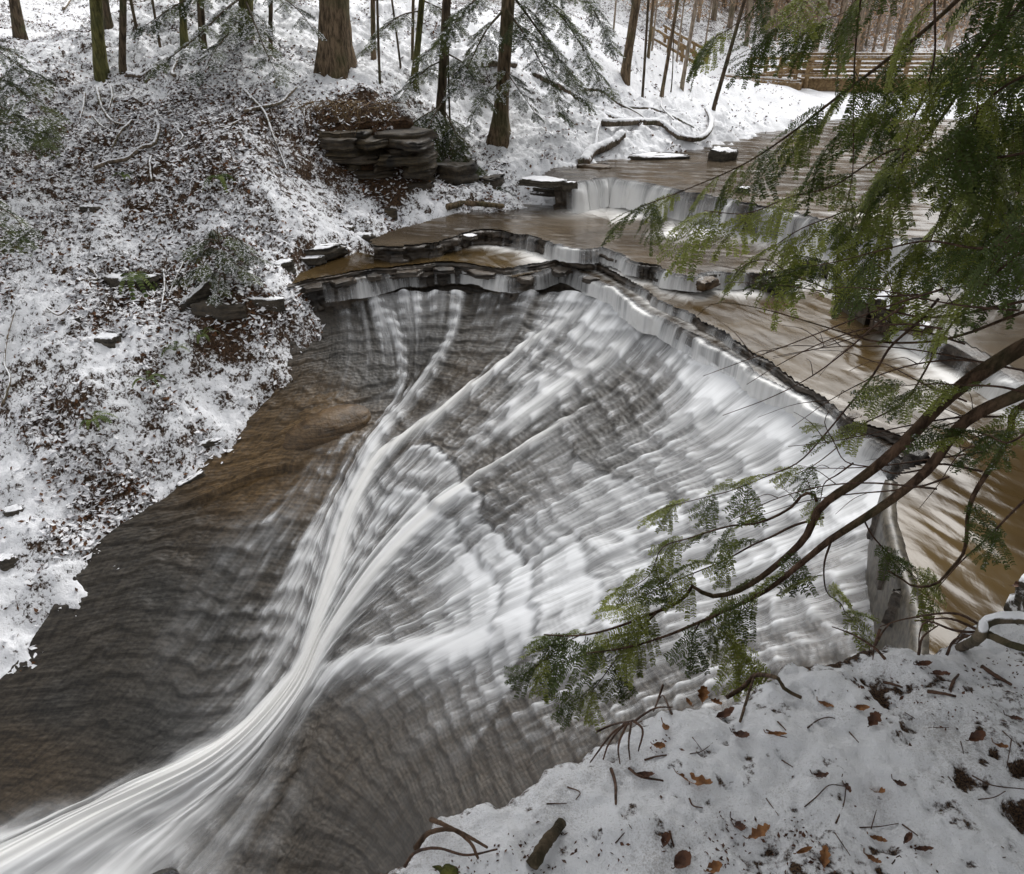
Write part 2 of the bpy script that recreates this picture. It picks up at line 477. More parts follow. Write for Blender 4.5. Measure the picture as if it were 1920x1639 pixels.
M['timber_snow'] = mat_snowtop("timber with snow", lambda t, p: (t.mix(t.ramp(t.noise(p, 8, 4), 0.35, 0.65), (0.20, 0.13, 0.065), (0.36, 0.25, 0.13)), 0.85, t.noise(p, 20, 4)), 0.55, 0.8)
M['leaf'] = mat_plain("dead oak leaf", (0.10, 0.040, 0.014), (0.27, 0.125, 0.045), 40, 0.65, 0.6)
M['leaf_dark'] = mat_plain("dark wet leaf", (0.035, 0.014, 0.008), (0.11, 0.045, 0.022), 40, 0.5, 0.6)
M['litter'] = mat_plain("leaf litter", (0.030, 0.014, 0.007), (0.14, 0.062, 0.026), 3, 0.8, 0.2)
M['moss'] = mat_plain("moss", (0.03, 0.035, 0.008), (0.10, 0.10, 0.02), 60, 0.95, 1.0)
M['fern'] = mat_needle("green fern", (0.05, 0.08, 0.012), (0.14, 0.18, 0.035))
# ================================================================== THE SETTING
# ------------------------------------------------------------------ falls: streamlines from the crest to the outlet (pixel u, v, height z)
LINES = [
 [(545,575,-.35),(530,700,-1.2),(430,810,-1.8),(330,905,-2.2),(170,1020,-2.6),(30,1230,-3.4),(-150,1400,-4.0),(-350,1560,-4.6)],
 [(640,550,-.4),(640,660,-1.1),(600,770,-1.65),(500,880,-2.2),(380,1010,-2.75),(250,1200,-3.4),(100,1380,-4.0),(-120,1560,-4.6)],
 [(720,548,-.4),(745,650,-1.1),(740,730,-1.55),(660,840,-2.05),(585,980,-2.6),(510,1120,-3.1),(400,1280,-3.6),(240,1430,-4.1),(40,1550,-4.45),(-100,1620,-4.6)],
 [(850,545,-.4),(830,640,-1.0),(770,740,-1.5),(690,840,-1.95),(630,960,-2.45),(590,1090,-2.95),(545,1220,-3.4),(430,1370,-3.9),(220,1480,-4.2),(0,1590,-4.55),(-100,1640,-4.65)],
 [(1000,545,-.4),(950,640,-.95),(860,740,-1.4),(770,830,-1.8),(690,930,-2.25),(640,1040,-2.7),(590,1160,-3.15),(530,1290,-3.6),(400,1420,-4.0),(160,1540,-4.4),(-60,1660,-4.7)],
 [(1130,560,-.4),(1040,660,-.95),(930,760,-1.4),(830,860,-1.85),(740,960,-2.3),(670,1060,-2.7),(605,1180,-3.2),(545,1300,-3.65),(420,1430,-4.05),(200,1560,-4.45),(0,1690,-4.75)],
 [(1245,625,-.4),(1150,720,-.9),(1020,810,-1.4),(900,900,-1.9),(790,990,-2.4),(700,1080,-2.8),(620,1190,-3.25),(560,1310,-3.7),(440,1450,-4.1),(250,1600,-4.5),(100,1750,-4.8)],
 [(1340,690,-.4),(1230,780,-.85),(1090,860,-1.35),(970,930,-1.8),(870,1010,-2.4),(740,1110,-2.9),(640,1200,-3.3),(570,1310,-3.72),(460,1460,-4.15),(300,1630,-4.55)],
 [(1450,760,-.4),(1330,840,-.8),(1180,910,-1.25),(1050,980,-1.7),(950,1060,-2.3),(820,1140,-2.8),(690,1210,-3.25),(590,1310,-3.72),(480,1480,-4.15),(350,1650,-4.55)],
 [(1560,830,-.4),(1420,900,-.8),(1270,970,-1.2),(1120,1040,-1.65),(990,1110,-2.15),(860,1180,-2.75),(740,1240,-3.2),(630,1320,-3.7),(520,1500,-4.2),(420,1680,-4.6)],
 [(1650,890,-.4),(1500,970,-.8),(1340,1040,-1.2),(1170,1110,-1.65),(1010,1190,-2.15),(900,1250,-2.7),(790,1310,-3.2),(690,1390,-3.7),(590,1540,-4.2),(500,1700,-4.6)],
 [(1690,1000,-.5),(1540,1060,-.8),(1380,1130,-1.2),(1200,1200,-1.65),(1050,1280,-2.2),(930,1340,-2.7),(840,1400,-3.15),(760,1470,-3.6),(680,1590,-4.2),(600,1720,-4.6)],
 [(1720,1150,-.6),(1570,1190,-.9),(1400,1240,-1.3),(1230,1310,-1.75),(1080,1390,-2.25),(980,1450,-2.7),(900,1510,-3.1),(830,1570,-3.5),(770,1660,-4.1),(700,1780,-4.6)],
 [(1720,1330,-.8),(1570,1350,-1.0),(1400,1400,-1.4),(1240,1460,-1.9),(1120,1520,-2.3),(1050,1590,-2.7),(980,1640,-3.1),(900,1700,-3.5),(850,1780,-4.1),(800,1880,-4.6)],
]
NT_, NS_ = 760, 620
_L = np.array([resample([at_z(*p) for p in ln], NS_) for ln in LINES])          # (14, NS, 3)
# across the lines: smooth through the fourteen, evenly spaced at the crest
def _across(A, n):
    k = len(A)
    x = np.linspace(0, k - 1, n)
    i = np.clip(np.floor(x).astype(int), 0, k - 2); t = (x - i)[:, None, None]
    Q = np.concatenate([2 * A[:1] - A[1:2], A, 2 * A[-1:] - A[-2:-1]])
    p0, p1, p2, p3 = Q[i], Q[i + 1], Q[i + 2], Q[i + 3]
    return 0.5 * ((2 * p1) + (-p0 + p2) * t + (2 * p0 - 5 * p1 + 4 * p2 - p3) * t ** 2 + (-p0 + 3 * p1 - 3 * p2 + p3) * t ** 3)
FB = _across(_L, NT_)                                    # base falls surface (NT, NS, 3)
FX, FY, FZ = FB[..., 0], FB[..., 1], FB[..., 2]
tt, ss = np.meshgrid(np.linspace(0, 1, NT_), np.linspace(0, 1, NS_), indexing='ij')
seg = np.linalg.norm(np.diff(FB, axis=1), axis=2)
S_M = np.concatenate([np.zeros((NT_, 1)), np.cumsum(seg, 1)], 1)        # metres from the crest
FU, FV = pix(FB)

# shale: thin beds stepping down, risers where the bed height crosses a level
def beds(z, h, nz, sharp):
    q = z / h + nz
    f = q - np.floor(q)
    return h * (np.floor(q) + sstep(1 - sharp, 1, f) - nz), f
wob = fbm(FX * 0.9, FY * 0.9, 3, 3) * 1.6 + fbm(tt * 60, S_M * 0.5, 3, 4) * .8
wob2 = fbm(FX * 1.6, FY * 1.6, 3, 9) * 1.5 + fbm(tt * 120, S_M * .7, 3, 8) * .9
z1, f1 = beds(FZ, 0.15, wob, 0.22)
z2, f2 = beds(FZ, 0.035, wob2, 0.3)
amp = (0.35 + 0.65 * fbm(FX * 0.8, FY * 0.8, 3, 21)) * (1 + .1 * sstep(760, 560, FU + (FV - 900) * -.1))
RZ = FZ - .07 + amp * 0.26 * (z1 - FZ) + 0.24 * (z2 - FZ) + (fbm(FX * 3, FY * 3, 4, 5) - .5) * 0.06 + (fbm(FX * 40, FY * 40, 2, 6) - .5) * 0.014
# gently hollowed main channel and the hump of brown rock beside it
hump = at_z(610, 800, -1.75)
dh = np.hypot((FX - hump[0]) * 0.8, (FY - hump[1]) * 1.2)
RZ += 0.16 * np.exp(-(dh / 0.55) ** 2)

# where the water runs white
ARC_RISE = np.zeros_like(FZ)
FOAM_PTS = [(600,600,-.05),(560,700,-.05),(650,650,.04),(740,600,.32),(800,600,.06),(850,560,.3),(900,600,.1),(930,560,.25),(1000,560,.1),(780,680,.08),(690,720,.03),(650,580,.1),(1100,560,.6),(1200,620,.5),
 (1000,700,.3),(870,690,.02),(830,740,.05),(1120,640,.32),(1200,700,.22),(1300,700,.75),(1450,780,.85),(1550,850,.85),(1600,900,.75),(1400,850,.5),(1300,850,.36),(1200,850,.26),
 (1230,720,.15),(1100,850,.25),(1000,800,.32),(950,880,.2),(850,950,.4),(1050,950,.35),(1150,950,.42),(1250,1000,.42),(1400,1000,.55),(1500,950,.55),(1100,1080,.62),(1200,1150,.5),
 (1350,1050,.5),(1000,1150,.7),(900,1100,.65),(800,1100,.36),(700,1100,.45),(800,1200,.5),(850,1230,.6),(1000,1250,.42),(1100,1300,.28),(1300,1200,.42),(1450,1150,.42),(1600,1150,.32),
 (1250,1280,.28),(900,1350,.16),(700,1350,.05),(650,1450,.02),(800,1450,.04),(550,1550,.06),(950,1420,.06),(1050,1380,.12),(450,1600,.15),(300,1600,.4),(200,1620,.45),
 (450,1050,.10),(300,1150,.04),(400,1200,.10),(330,1250,.06),(420,960,.06),(500,1100,.22),(550,1000,.32),(450,950,.02),(200,1300,.0),(100,1400,.0),(300,1350,.04),(200,1430,-.05),(100,1480,.0),(0,1520,.05),(0,1600,.4),(120,1560,.35),
 (620,870,.28),(580,900,.08),(500,830,-.1),(440,880,-.1),(350,950,-.1),(200,1080,-.1),(560,770,-.1),(620,800,-.1),(100,1250,-.1),(550,620,-.1),(640,720,.1),(600,1400,.03),(470,1500,.25)]
foam = TPS([(p[0] / 300, p[1] / 300) for p in FOAM_PTS], [p[2] for p in FOAM_PTS], 0.02)(FU / 300, FV / 300)
FU_w = FU + (fbm(FX * 2, FY * 2, 3, 40) - .5) * 70
FV_w = FV + (fbm(FX * 2, FY * 2, 3, 41) - .5) * 70
foam = np.clip(foam, -.1, 0.9)
tint = np.zeros_like(foam)
def jet(pts, w0, w1, strength, tn=0.5):
    """a tongue of fast water: pts in pixels laid on the falls surface, half-widths in metres"""
    global foam, tint
    P = []
    for u, v in pts:
        k = np.argmin((FU - u) ** 2 + (FV - v) ** 2); P.append(FB.reshape(-1, 3)[k][:2])
    P = resample(P, 60)
    d, a, sg = pldist(P, FX, FY)
    tot = np.linalg.norm(np.diff(P, axis=0), axis=1).sum()
    w = w0 + (w1 - w0) * (a / tot)
    edge = 1 + 0.9 * (fbm(tt * 60, S_M * 0.7, 3, 50) - .5)
    g = np.exp(-(d / (w * edge)) ** 2) * sstep(0, .4, a / tot + .08) * (1 - 0.0)
    core = strength * g * (0.62 + 0.76 * fbm(tt * 130, S_M * 0.5, 3, 55))
    foam = np.maximum(foam, 0) * (1 - g * .4) + core + np.minimum(foam, 0) * (1 - g)
    tint = np.maximum(tint, tn * g)
    return g
jet([(1130,560),(1010,630),(900,710),(800,790),(710,860),(650,980),(628,1060),(600,1150),(575,1250),(490,1345),(370,1430),(180,1530),(-30,1620)], .075, .22, .85, .5)
jet([(1200,700),(1100,760),(1000,830),(890,895),(780,990),(690,1090),(625,1180),(580,1250)], .05, .12, .7, .4)
jet([(880,540),(850,620),(800,700),(740,780),(690,850)], .09, .16, .5, .1)
jet([(690,545),(735,610),(752,690),(735,760),(690,840)], .09, .12, .42, .0)
jet([(970,1190),(800,1215),(660,1240),(580,1275),(520,1310)], .18, .13, .75, .1)
jet([(860,900),(770,985),(690,1070),(630,1170)], .22, .12, .55, .2)
jet([(690,850),(620,960),(560,1080),(530,1200),(470,1320)], .16, .14, .45, .1)
jet([(640,1180),(560,1310),(430,1450),(300,1580),(200,1660)], .08, .24, .45, .2)
jet([(560,1270),(450,1380),(280,1480),(100,1570),(-60,1630)], .08, .22, .45, .1)
jet([(575,800),(615,775),(655,766),(676,776),(672,800),(640,835)], .028, .05, .55, .25)
jet([(1220,610),(1150,660),(1060,720),(960,800)], .16, .16, .45, .2)
# broken white on the shale steps: each riser spills and fades downstream
tuft = (1 - f1) ** 2.4 * 0.8 * sstep(.35, .7, fbm(tt * 230, FZ * 2.2 + wob, 3, 60)) + (1 - f2) ** 2 * 0.28 * sstep(.42, .7, fbm(tt * 200, FZ * 5, 3, 61)) * sstep(.4, .6, fbm(FX * 1.5, FY * 1.5, 3, 62))
wet = sstep(-.02, .2, foam)
foam = foam + wet * (tuft - 0.16) * (1 - sstep(.6, 1.0, foam) * .7)
# long streaks and dark gaps between
foam = foam + wet * ((fbm(tt * 150, S_M * 0.45, 4, 70, .62) - .5) * 0.75 + .02 + .12 * sstep(880, 1050, FU)) + wet * (fbm(tt * 22, S_M * 0.35, 3, 71) - .5) * .35
# big curved ledges of the bowl: white drop just below each
def arc(pts, L, a, rise):
    global foam, RZ, ARC_RISE
    ti = []; si = []
    for u, v in pts:
        k = np.argmin((FU - u) ** 2 + (FV - v) ** 2); i, j = divmod(k, NS_)
        ti.append(i); si.append(S_M[i, j])
    o = np.argsort(ti); ti = np.array(ti)[o]; si = np.array(si)[o]
    ar = np.arange(NT_)
    s0 = np.interp(ar, ti, si) + (fbm(ar * 0.035, ar * 0, 4, 80) - .5) * 0.5 + (fbm(ar * 0.12, ar * 0, 3, 81) - .5) * 0.08
    mask = sstep(ti[0] - 14, ti[0] + 14, ar) * (1 - sstep(ti[-1] - 14, ti[-1] + 14, ar))
    d = S_M - s0[:, None]
    fr = 0.5 + 0.8 * fbm(tt * 150, S_M * .5, 3, 83)
    foam = foam + a * mask[:, None] * np.exp(-np.maximum(d, 0) / L) * sstep(-.02, .12, d) * fr
    foam = foam - 0.18 * mask[:, None] * (d < 0) * np.exp(d / .25)
    ARC_RISE = ARC_RISE + mask[:, None] * rise * np.where(d < 0, np.exp(d / .5), -0.35 * np.exp(-np.maximum(d, 0) / .25))
    RZ += mask[:, None] * rise * np.where(d < 0, np.exp(d / .5), -0.35 * np.exp(-np.maximum(d, 0) / .25))
arc([(770,830),(840,865),(900,920),(955,1010),(985,1100),(988,1200)], .30, .75, .06)
arc([(720,930),(800,935),(865,980),(915,1060),(925,1150),(905,1225)], .26, .6, .06)
arc([(985,1210),(955,1290),(900,1370),(870,1420)], .22, .55, .05)
arc([(1060,1010),(1100,1080),(1115,1170),(1080,1260)], .28, .45, .05)
arc([(1180,1020),(1215,1120),(1200,1210),(1150,1290)], .25, .4, .05)
arc([(1080,830),(1180,900),(1260,960),(1320,1040)], .22, .35, .04)
arc([(640,760),(690,745),(760,700)], .15, .4, .02)
arc([(360,930),(450,900),(560,880)], .10, .3, .10)
foam *= sstep(-.05, .08, TPS([(p[0] / 300, p[1] / 300) for p in FOAM_PTS], [p[2] for p in FOAM_PTS], 0.02)(FU / 300, FV / 300) + tint)
def smear(A, n):
    # long exposure veil: each strand carried on downstream
    P = np.concatenate([np.repeat(A[:, :1], n, 1), A], 1); c = np.cumsum(P, 1)
    return (c[:, n:] - c[:, :-n]) / n
def soft(A, k):
    for _ in range(k):
        A = A.copy(); A[1:-1] = (A[:-2] + 2 * A[1:-1] + A[2:]) / 4; A[:, 1:-1] = (A[:, :-2] + 2 * A[:, 1:-1] + A[:, 2:]) / 4
    return A
foam = np.clip(foam, 0, 1.1)
foam = .72 * soft(foam, 1) + .18 * soft(smear(foam, 18), 2) + .10 * soft(smear(foam, 55), 8)
foam = foam * (.86 + .14 * np.clip(tint * 2, 0, 1))
CALM = sstep(.50, .82, ss)
foam = foam * (1 - .85 * CALM) + soft(foam, 60) * .85 * CALM
foam = np.clip(foam * 1.0, 0, 1.05)

THIN = .0 + .26 * sstep(480, 760, FU) * sstep(700, 900, FV) * (.5 + fbm(tt * 90, S_M * 1.2, 3, 95))
BRN = [(600,800,1),(560,830,1),(500,850,.9),(440,870,1),(480,900,.9),(400,900,.8),(620,780,1),(560,620,.1),(560,700,.4),(520,760,.7),(700,700,.0),(640,650,.0),(720,600,0),(820,650,0),(350,980,.2),(250,1040,.1),(300,1100,.0),(150,1150,.1),(60,1270,.15),(100,1300,.0),(420,1050,0),(400,1150,.0),(500,1000,.0),(700,900,0),(800,1000,0),(300,1350,0),(50,1420,.3),(700,1450,.25),(600,1550,.15),(1000,1500,.3),(1650,1100,.4),(1550,1200,.3),(1200,900,0),(1000,700,.0),(870,690,.3),(600,560,.2)]
brown_at = np.clip(idw([(p[0] / 300, p[1] / 300) for p in BRN], [p[2] for p in BRN], FU / 300, FV / 300, 3, .1), 0, 1)
rock_me = make_mesh("rock_bed", np.stack([FX, FY, RZ], -1).reshape(-1, 3), grid_faces(NT_, NS_), M['bed'],
                    attrs={'film': np.clip(np.maximum(foam, THIN), 0, 1), 'brown': brown_at}, uv=np.stack([tt * 14, S_M], -1).reshape(-1, 2))
tag(obj("rock_bed", rock_me), "dark wet shale rock face sloping under the waterfall into the gorge", kind='structure')
# the water lies smoother than the rock
_k = np.clip(foam * 1.6, 0, 1)
WZ = (RZ + .010) * (1 - _k) + _k * (FZ + ARC_RISE + .02 + .05 * np.clip(foam, 0, 1) + .05 * (RZ - FZ) + 0.05 * (fbm(tt * 60, S_M * .3, 3, 90) - .5))
for _ in range(9):
    WZ[:, 1:-1] = (WZ[:, :-2] + 2 * WZ[:, 1:-1] + WZ[:, 2:]) / 4
    WZ[1:-1] = (WZ[:-2] + 2 * WZ[1:-1] + WZ[2:]) / 4
WZ = np.maximum(WZ, RZ + 0.004)
fm = foam[:-1, :-1] + foam[1:, :-1] + foam[:-1, 1:] + foam[1:, 1:]
from_keep = fm > 0.10
V = np.stack([FX, FY, WZ], -1).reshape(-1, 3)
F = grid_faces(NT_, NS_, from_keep)
V, F, fo, ti_, ca_, uvs = compact(V, F, foam.ravel(), np.clip(tint, 0, 1).ravel(), CALM.ravel(), np.stack([tt * 14, S_M], -1).reshape(-1, 2))
water_me = make_mesh("waterfall", V, F, M['falls'], attrs={'foam': fo, 'tint': ti_, 'calm': ca_}, uv=uvs)
tag(obj("waterfall", water_me), "white silky waterfall fanning over the shale into the gorge", kind='structure')

# ------------------------------------------------------------------ hillside: measured points (u, v, z)
HP = [(560,560,-.2),(535,690,-1.25),(425,805,-1.9),(325,900,-2.3),(225,960,-2.5),(160,1010,-2.75),(150,1110,-3.05),(75,1180,-3.35),(-20,1255,-3.6),(-150,1380,-3.95),(-400,1550,-4.5),
 (480,620,-.55),(350,650,-.7),(200,650,-.6),(200,800,-1.45),(350,780,-1.45),(0,650,-.7),(0,800,-1.6),(0,950,-2.3),(0,1100,-2.9),(100,1000,-2.45),
 (350,560,-.3),(200,540,-.1),(0,500,.2),(0,350,1.1),(0,200,2.2),(0,100,3.0),(0,0,4.2),(200,440,.5),(200,350,1.0),(200,220,2.0),(190,135,2.8),(300,60,3.4),(300,5,4.2),
 (400,450,.45),(500,440,.5),(400,350,1.25),(520,350,1.2),(400,250,2.0),(400,200,2.35),(450,130,2.9),(450,50,3.45),(540,500,.1),(600,470,.15),(640,430,.3),(700,440,.18),
 (560,190,2.35),(640,190,2.37),(720,195,2.3),(700,380,.5),(730,415,.25),(630,140,2.75),(650,50,3.45),(650,5,4.02),(600,420,.45),(560,400,.8),(580,320,1.2),
 (820,240,1.6),(935,262,1.3),(880,330,.75),(960,340,.6),(1060,335,.7),(760,225,1.9),(840,350,.4),(1000,375,.35),(860,412,.2),
 (1090,302,.9),(1200,286,.95),(1330,265,1.0),(1440,235,.98),(1000,200,1.9),(1100,200,1.7),(1100,100,2.9),(1000,100,2.9),(900,100,3.1),(900,180,2.1),(1000,30,3.6),(1150,40,3.5),(1150,150,2.2),
 (1200,220,1.5),(1270,180,1.6),(1350,150,1.6),(1400,200,1.2),(1450,170,1.4),(1240,110,2.4),(1300,130,1.8),(800,60,3.5),(800,5,4.2)]
HW = [at_z(*p) for p in HP]
# the ground goes under the water and the rock
for p in LINES[1]:
    q = at_z(*p); q[2] -= .85; HW.append(q)
for p in LINES[0][1:]:
    q = at_z(*p); q[2] -= .05; HW.append(q)
for i in (2, 4, 6, 9, 12):
    for p in LINES[i][::2]:
        q = at_z(*p); q[2] -= 1.0; HW.append(q)
for p in [(800,485,-.5),(950,480,-.5),(1100,430,-.4),(1300,400,-.4),(1500,330,-.1),(1700,270,.1),(1000,430,-.4),(1600,500,-.5),(1800,700,-.8),(1500,700,-.8),(1800,1000,-1)]:
    HW.append(at_z(*p))
HW += [np.array(p, float) for p in [(-40,40,10),(-22,45,9),(-5,45,7),(8,42,4.2),(14,44,2.2),(20,44,1.9),(30,44,2.6),(42,44,4),(0,80,16),(22,70,6),(40,80,9),(70,80,14),(-60,60,20),
   (20,34,1.5),(17,30,1.25),(14,33,1.2),(24,28,1.5),(26,22,1.6),(24,14,2.4),(30,10,3),(-20,14,2.2),(-25,25,5),(-14,8,-.6),(-20,6,1.0),(-12,2,-3.0),(14,24,.2),(11.5,28,.9),(17,20,.0),(14,14,-.3),(18,38,1.5),(10,7,-.5)]]
HW = np.array(HW)
HILL = TPS(HW[:, :2], HW[:, 2], 0.15)
def hit(u, v, t0=6.0, t1=75.0, off=0.0):
    """where the line of sight through a pixel meets the hillside"""
    d = ray(u, v); t = np.arange(t0, t1, 0.06)
    P = C0 + d * t[:, None]
    g = HILL(P[:, 0], P[:, 1]) - P[:, 2] + off
    k = np.argmax(g > 0) if (g > 0).any() else len(t) - 1
    return P[k]
def ground(x, y): return float(HILL(np.array([x]), np.array([y]))[0])
def axis(fine0, fine1, step, lo, hi, grow=1.12):
    a = list(np.arange(fine0, fine1, step)); s = step
    while a[-1] < hi: s *= grow; a.append(a[-1] + s)
    s = step; b = []
    c = fine0
    while c > lo: s *= grow; c -= s; b.append(c)
    return np.array(b[::-1] + a)
gx = axis(-11.5, 7.5, 0.045, -75, 90); gy = axis(6.5, 24.0, 0.045, -3, 110)
GX, GY = np.meshgrid(gx, gy, indexing='ij')
GZ = HILL(GX, GY)
near = 1 - sstep(24, 45, GY)
det = (fbm(GX * 0.9, GY * 0.9, 4, 100) - .5) * 0.40 + (fbm(GX * 2.6, GY * 2.6, 4, 101) - .5) * 0.34 + np.abs(fbm(GX * 11, GY * 11, 3, 102) - .5) * 0.16 + (fbm(GX * 26, GY * 26, 2, 103) - .5) * 0.05
GZ = GZ + det * (0.35 + 0.65 * near)
SNOW_PTS = [(100,100,.04),(20,20,.0),(120,10,.0),(300,80,.05),(650,60,.25),(450,50,.1),(650,150,.2),(560,190,.1),(300,230,-.06),(100,300,-.06),(0,450,-.05),(200,400,-.03),(400,280,-.08),(480,240,-.12),(330,300,-.1),(450,330,-.08),
 (550,400,.07),(430,430,.06),(300,460,.05),(150,500,.03),(300,560,-.2),(430,600,-.2),(250,570,-.1),(480,650,-.03),(500,700,.1),(400,780,.12),(200,650,.06),(80,600,.08),(250,720,.0),(150,750,-.03),(100,850,.03),(250,850,.12),
 (300,900,.1),(100,950,.14),(250,940,-.1),(130,1000,-.02),(60,1080,.0),(120,1130,.16),(30,1180,.14),(0,1020,.1),(540,600,.08),(600,430,.05),(640,340,-.02),(680,400,.06),(800,420,.1),(900,395,.0),
 (760,200,.05),(850,150,.12),(950,120,.1),(1000,280,.15),(1050,240,.2),(1000,180,.1),(1150,180,.1),(1200,230,.2),(1300,180,.3),(1400,190,.4),(1250,120,.12),(1100,60,.1),(1030,330,.15),(1200,280,.25),(1330,250,.3),(720,330,-.3),(650,250,-.3),(840,330,-.1),(900,320,.05)]
SWP = np.array([hit(p[0], p[1])[:2] for p in SNOW_PTS])
snow_at = idw(SWP, [p[2] for p in SNOW_PTS], GX, GY, 2.6, .25)
snow_at = snow_at + .035
snow_at = np.where(GY > 36, -0.04 - .11 * sstep(40, 52, GY) + (snow_at - .1) * (1 - sstep(36, 44, GY)), snow_at)
hill_me = make_mesh("hillside", np.stack([GX, GY, GZ], -1).reshape(-1, 3), grid_faces(len(gx), len(gy))[:, ::-1], M['hill'], attrs={'snow': snow_at.ravel()})
tag(obj("hillside_ground", hill_me), "snowy leaf-littered hillside ground above the stream", kind='structure')
from math import floor
def ground_fine(x, y):
    i = np.clip(np.searchsorted(gx, x) - 1, 0, len(gx) - 2); j = np.clip(np.searchsorted(gy, y) - 1, 0, len(gy) - 2)
    fx = (x - gx[i]) / (gx[i + 1] - gx[i]); fy = (y - gy[j]) / (gy[j + 1] - gy[j])
    return (GZ[i, j] * (1 - fx) + GZ[i + 1, j] * fx) * (1 - fy) + (GZ[i, j + 1] * (1 - fx) + GZ[i + 1, j + 1] * fx) * fy

# ------------------------------------------------------------------ the stream: three reaches with ledges between
CREST = [(520,560),(560,545),(620,530),(690,520),(760,505),(880,505),(960,525),(1060,505),(1140,540),(1180,565),(1240,592),(1300,628),(1400,684),(1500,746),(1590,795),(1650,835),(1700,862),(1745,885)]
ZC = -0.12
def ragged(L, n, amp, seed):
    P = resample(L, n); T = np.gradient(P[:, :2], axis=0); T /= np.linalg.norm(T, axis=1)[:, None]
    N = np.stack([T[:, 1], -T[:, 0]], 1); ar = np.concatenate([[0], np.cumsum(np.linalg.norm(np.diff(P[:, :2], axis=0), axis=1))])
    w = (fbm(ar * .8, ar * 0, 3, seed) - .5) * 2.2 + (np.floor(fbm(ar * 2.3, ar * 0, 2, seed + 1) * 7) / 7 - .5) * 1.3 + (fbm(ar * 6, ar * 0, 2, seed + 2) - .5) * .5
    P[:, :2] += N * (w * amp * np.clip(np.minimum(ar, ar[-1] - ar) / .5, 0, 1))[:, None]
    return P
CRW = ragged([at_z(u, v, ZC) for u, v in CREST], 700, .13, 601)
STEP_C = [(540,535),(620,515),(700,503),(850,490),(960,503),(1080,487),(1160,518),(1250,572),(1310,602),(1380,642),(1450,683),(1520,735),(1590,778),(1650,808),(1705,838),(1745,860)]
SCW = ragged([at_z(u, v, 0) for u, v in STEP_C], 700, .10, 611)
LEDGE = [(700,462),(780,458),(860,440),(940,432),(1000,445),(1060,462),(1130,468),(1150,478),(1240,505),(1300,522),(1340,520),(1400,515),(1480,525),(1500,500),(1530,492),(1590,525)]
ZB = 0.28
LEW = ragged([at_z(u, v, ZB) for u, v in LEDGE], 600, .20, 621)
CASC = [(1040,345),(1090,338),(1150,335),(1210,342),(1300,362),(1400,382),(1480,398),(1560,420),(1660,440),(1760,455),(1850,470),(1960,492),(2300,540)]
ZA = 0.85
CAW = ragged([at_z(u, v, ZA) for u, v in CASC], 600, .22, 631)
def pool(name, poly, z, mat, label, foam_src, step=0.05, wave=0.02, rot=0.0):
    poly = np.asarray(poly)[:, :2]
    lo = poly.min(0); hi = poly.max(0)
    x = np.arange(lo[0] - step, hi[0] + step, step); y = np.arange(lo[1] - step, hi[1] + step, step)
    X, Y = np.meshgrid(x, y, indexing='ij')
    c, s_ = math.cos(rot), math.sin(rot)
    a = X * c - Y * s_; b = X * s_ + Y * c
    Z = z + (fbm(a * 1.2, b * 4.5, 4, 200) - .5) * wave
    ins = inside(poly, X, Y)
    keep = ins[:-1, :-1] & ins[1:, :-1] & ins[:-1, 1:] & ins[1:, 1:]
    fo = np.zeros_like(X); fs = np.zeros_like(X); ft = np.zeros_like(X)
    for line, L, amp_, sgn in foam_src:
        d, ar, sg = pldist(line, X, Y)
        k = 0.35 + 1.2 * fbm(ar * 1.1, ar * 0, 3, 210)
        g = amp_ * np.exp(-(d / (L * k))) * k
        fs = np.where(g > fo, d, fs); ft = np.where(g > fo, ar, ft)
        fo = np.maximum(fo, g)
    V = np.stack([X, Y, Z], -1).reshape(-1, 3)
    F = grid_faces(len(x), len(y), keep)[:, ::-1]
    V, F, f_, uv_ = compact(V, F, fo.ravel(), np.stack([ft, fs], -1).reshape(-1, 2))
    o = obj(name, make_mesh(name, V, F, mat, attrs={'foam': f_}, uv=uv_))
    return tag(o, label, kind='structure')
up = np.array([0.0, 1.0])
polyA = [p for p in CAW[::3]] + [at_z(u, v, ZA) for u, v in [(2400,330),(2300,215),(1700,225),(1560,205),(1450,215),(1300,255),(1180,272),(1060,300),(1000,335)]]
pool("upper_stream_water", polyA, ZA, M['reach'], "brown shallow stream above the upper cascade", [], 0.07, 0.05, .2)
polyB = [p for p in LEW[::3]] + [at_z(u, v, ZB) for u, v in [(1645,556),(1700,590),(1760,620),(1830,655),(1960,720),(2300,850)]] + [at_z(2600, 560, ZB)] + [p + np.array([0, .35, 0]) for p in CAW[::-10]] + [at_z(u, v, ZB) for u, v in [(930,380),(860,398),(740,430),(690,450)]]
CAB = CAW + np.array([-.05, -.3, 0])
fanline = resample([at_z(1262, 400, ZB), at_z(1258, 440, ZB)], 12)
pool("middle_pool_water", polyB, ZB, M['reach'], "muddy water sheet between the upper cascade and the rock ledge", [(CAB[20::8], .9, .95, 1), (fanline, .25, .8, 1)], 0.05, 0.03, .2)
WEIR2 = resample([at_z(u, v, ZB + .05) for u, v in [(1592,536),(1640,562),(1700,597),(1760,627),(1830,664),(1960,735),(2200,850)]], 60)
polyC = [p for p in SCW[::3]] + [at_z(u, v, 0) for u, v in [(1690,880),(1668,905),(1668,960),(1682,1020),(1700,1080),(1720,1140),(1726,1220),(1738,1330),(2300,1500),(2800,1100)]] + [p + np.array([.12, .12, 0]) for p in WEIR2[::-1]] + [p + np.array([0, .25, 0]) for p in LEW[::-10]] + [at_z(660, 470, 0), at_z(560, 512, 0)]
LEB = LEW + np.array([-.03, -.22, 0])
W2B = WEIR2 + np.array([-.2, -.25, 0])
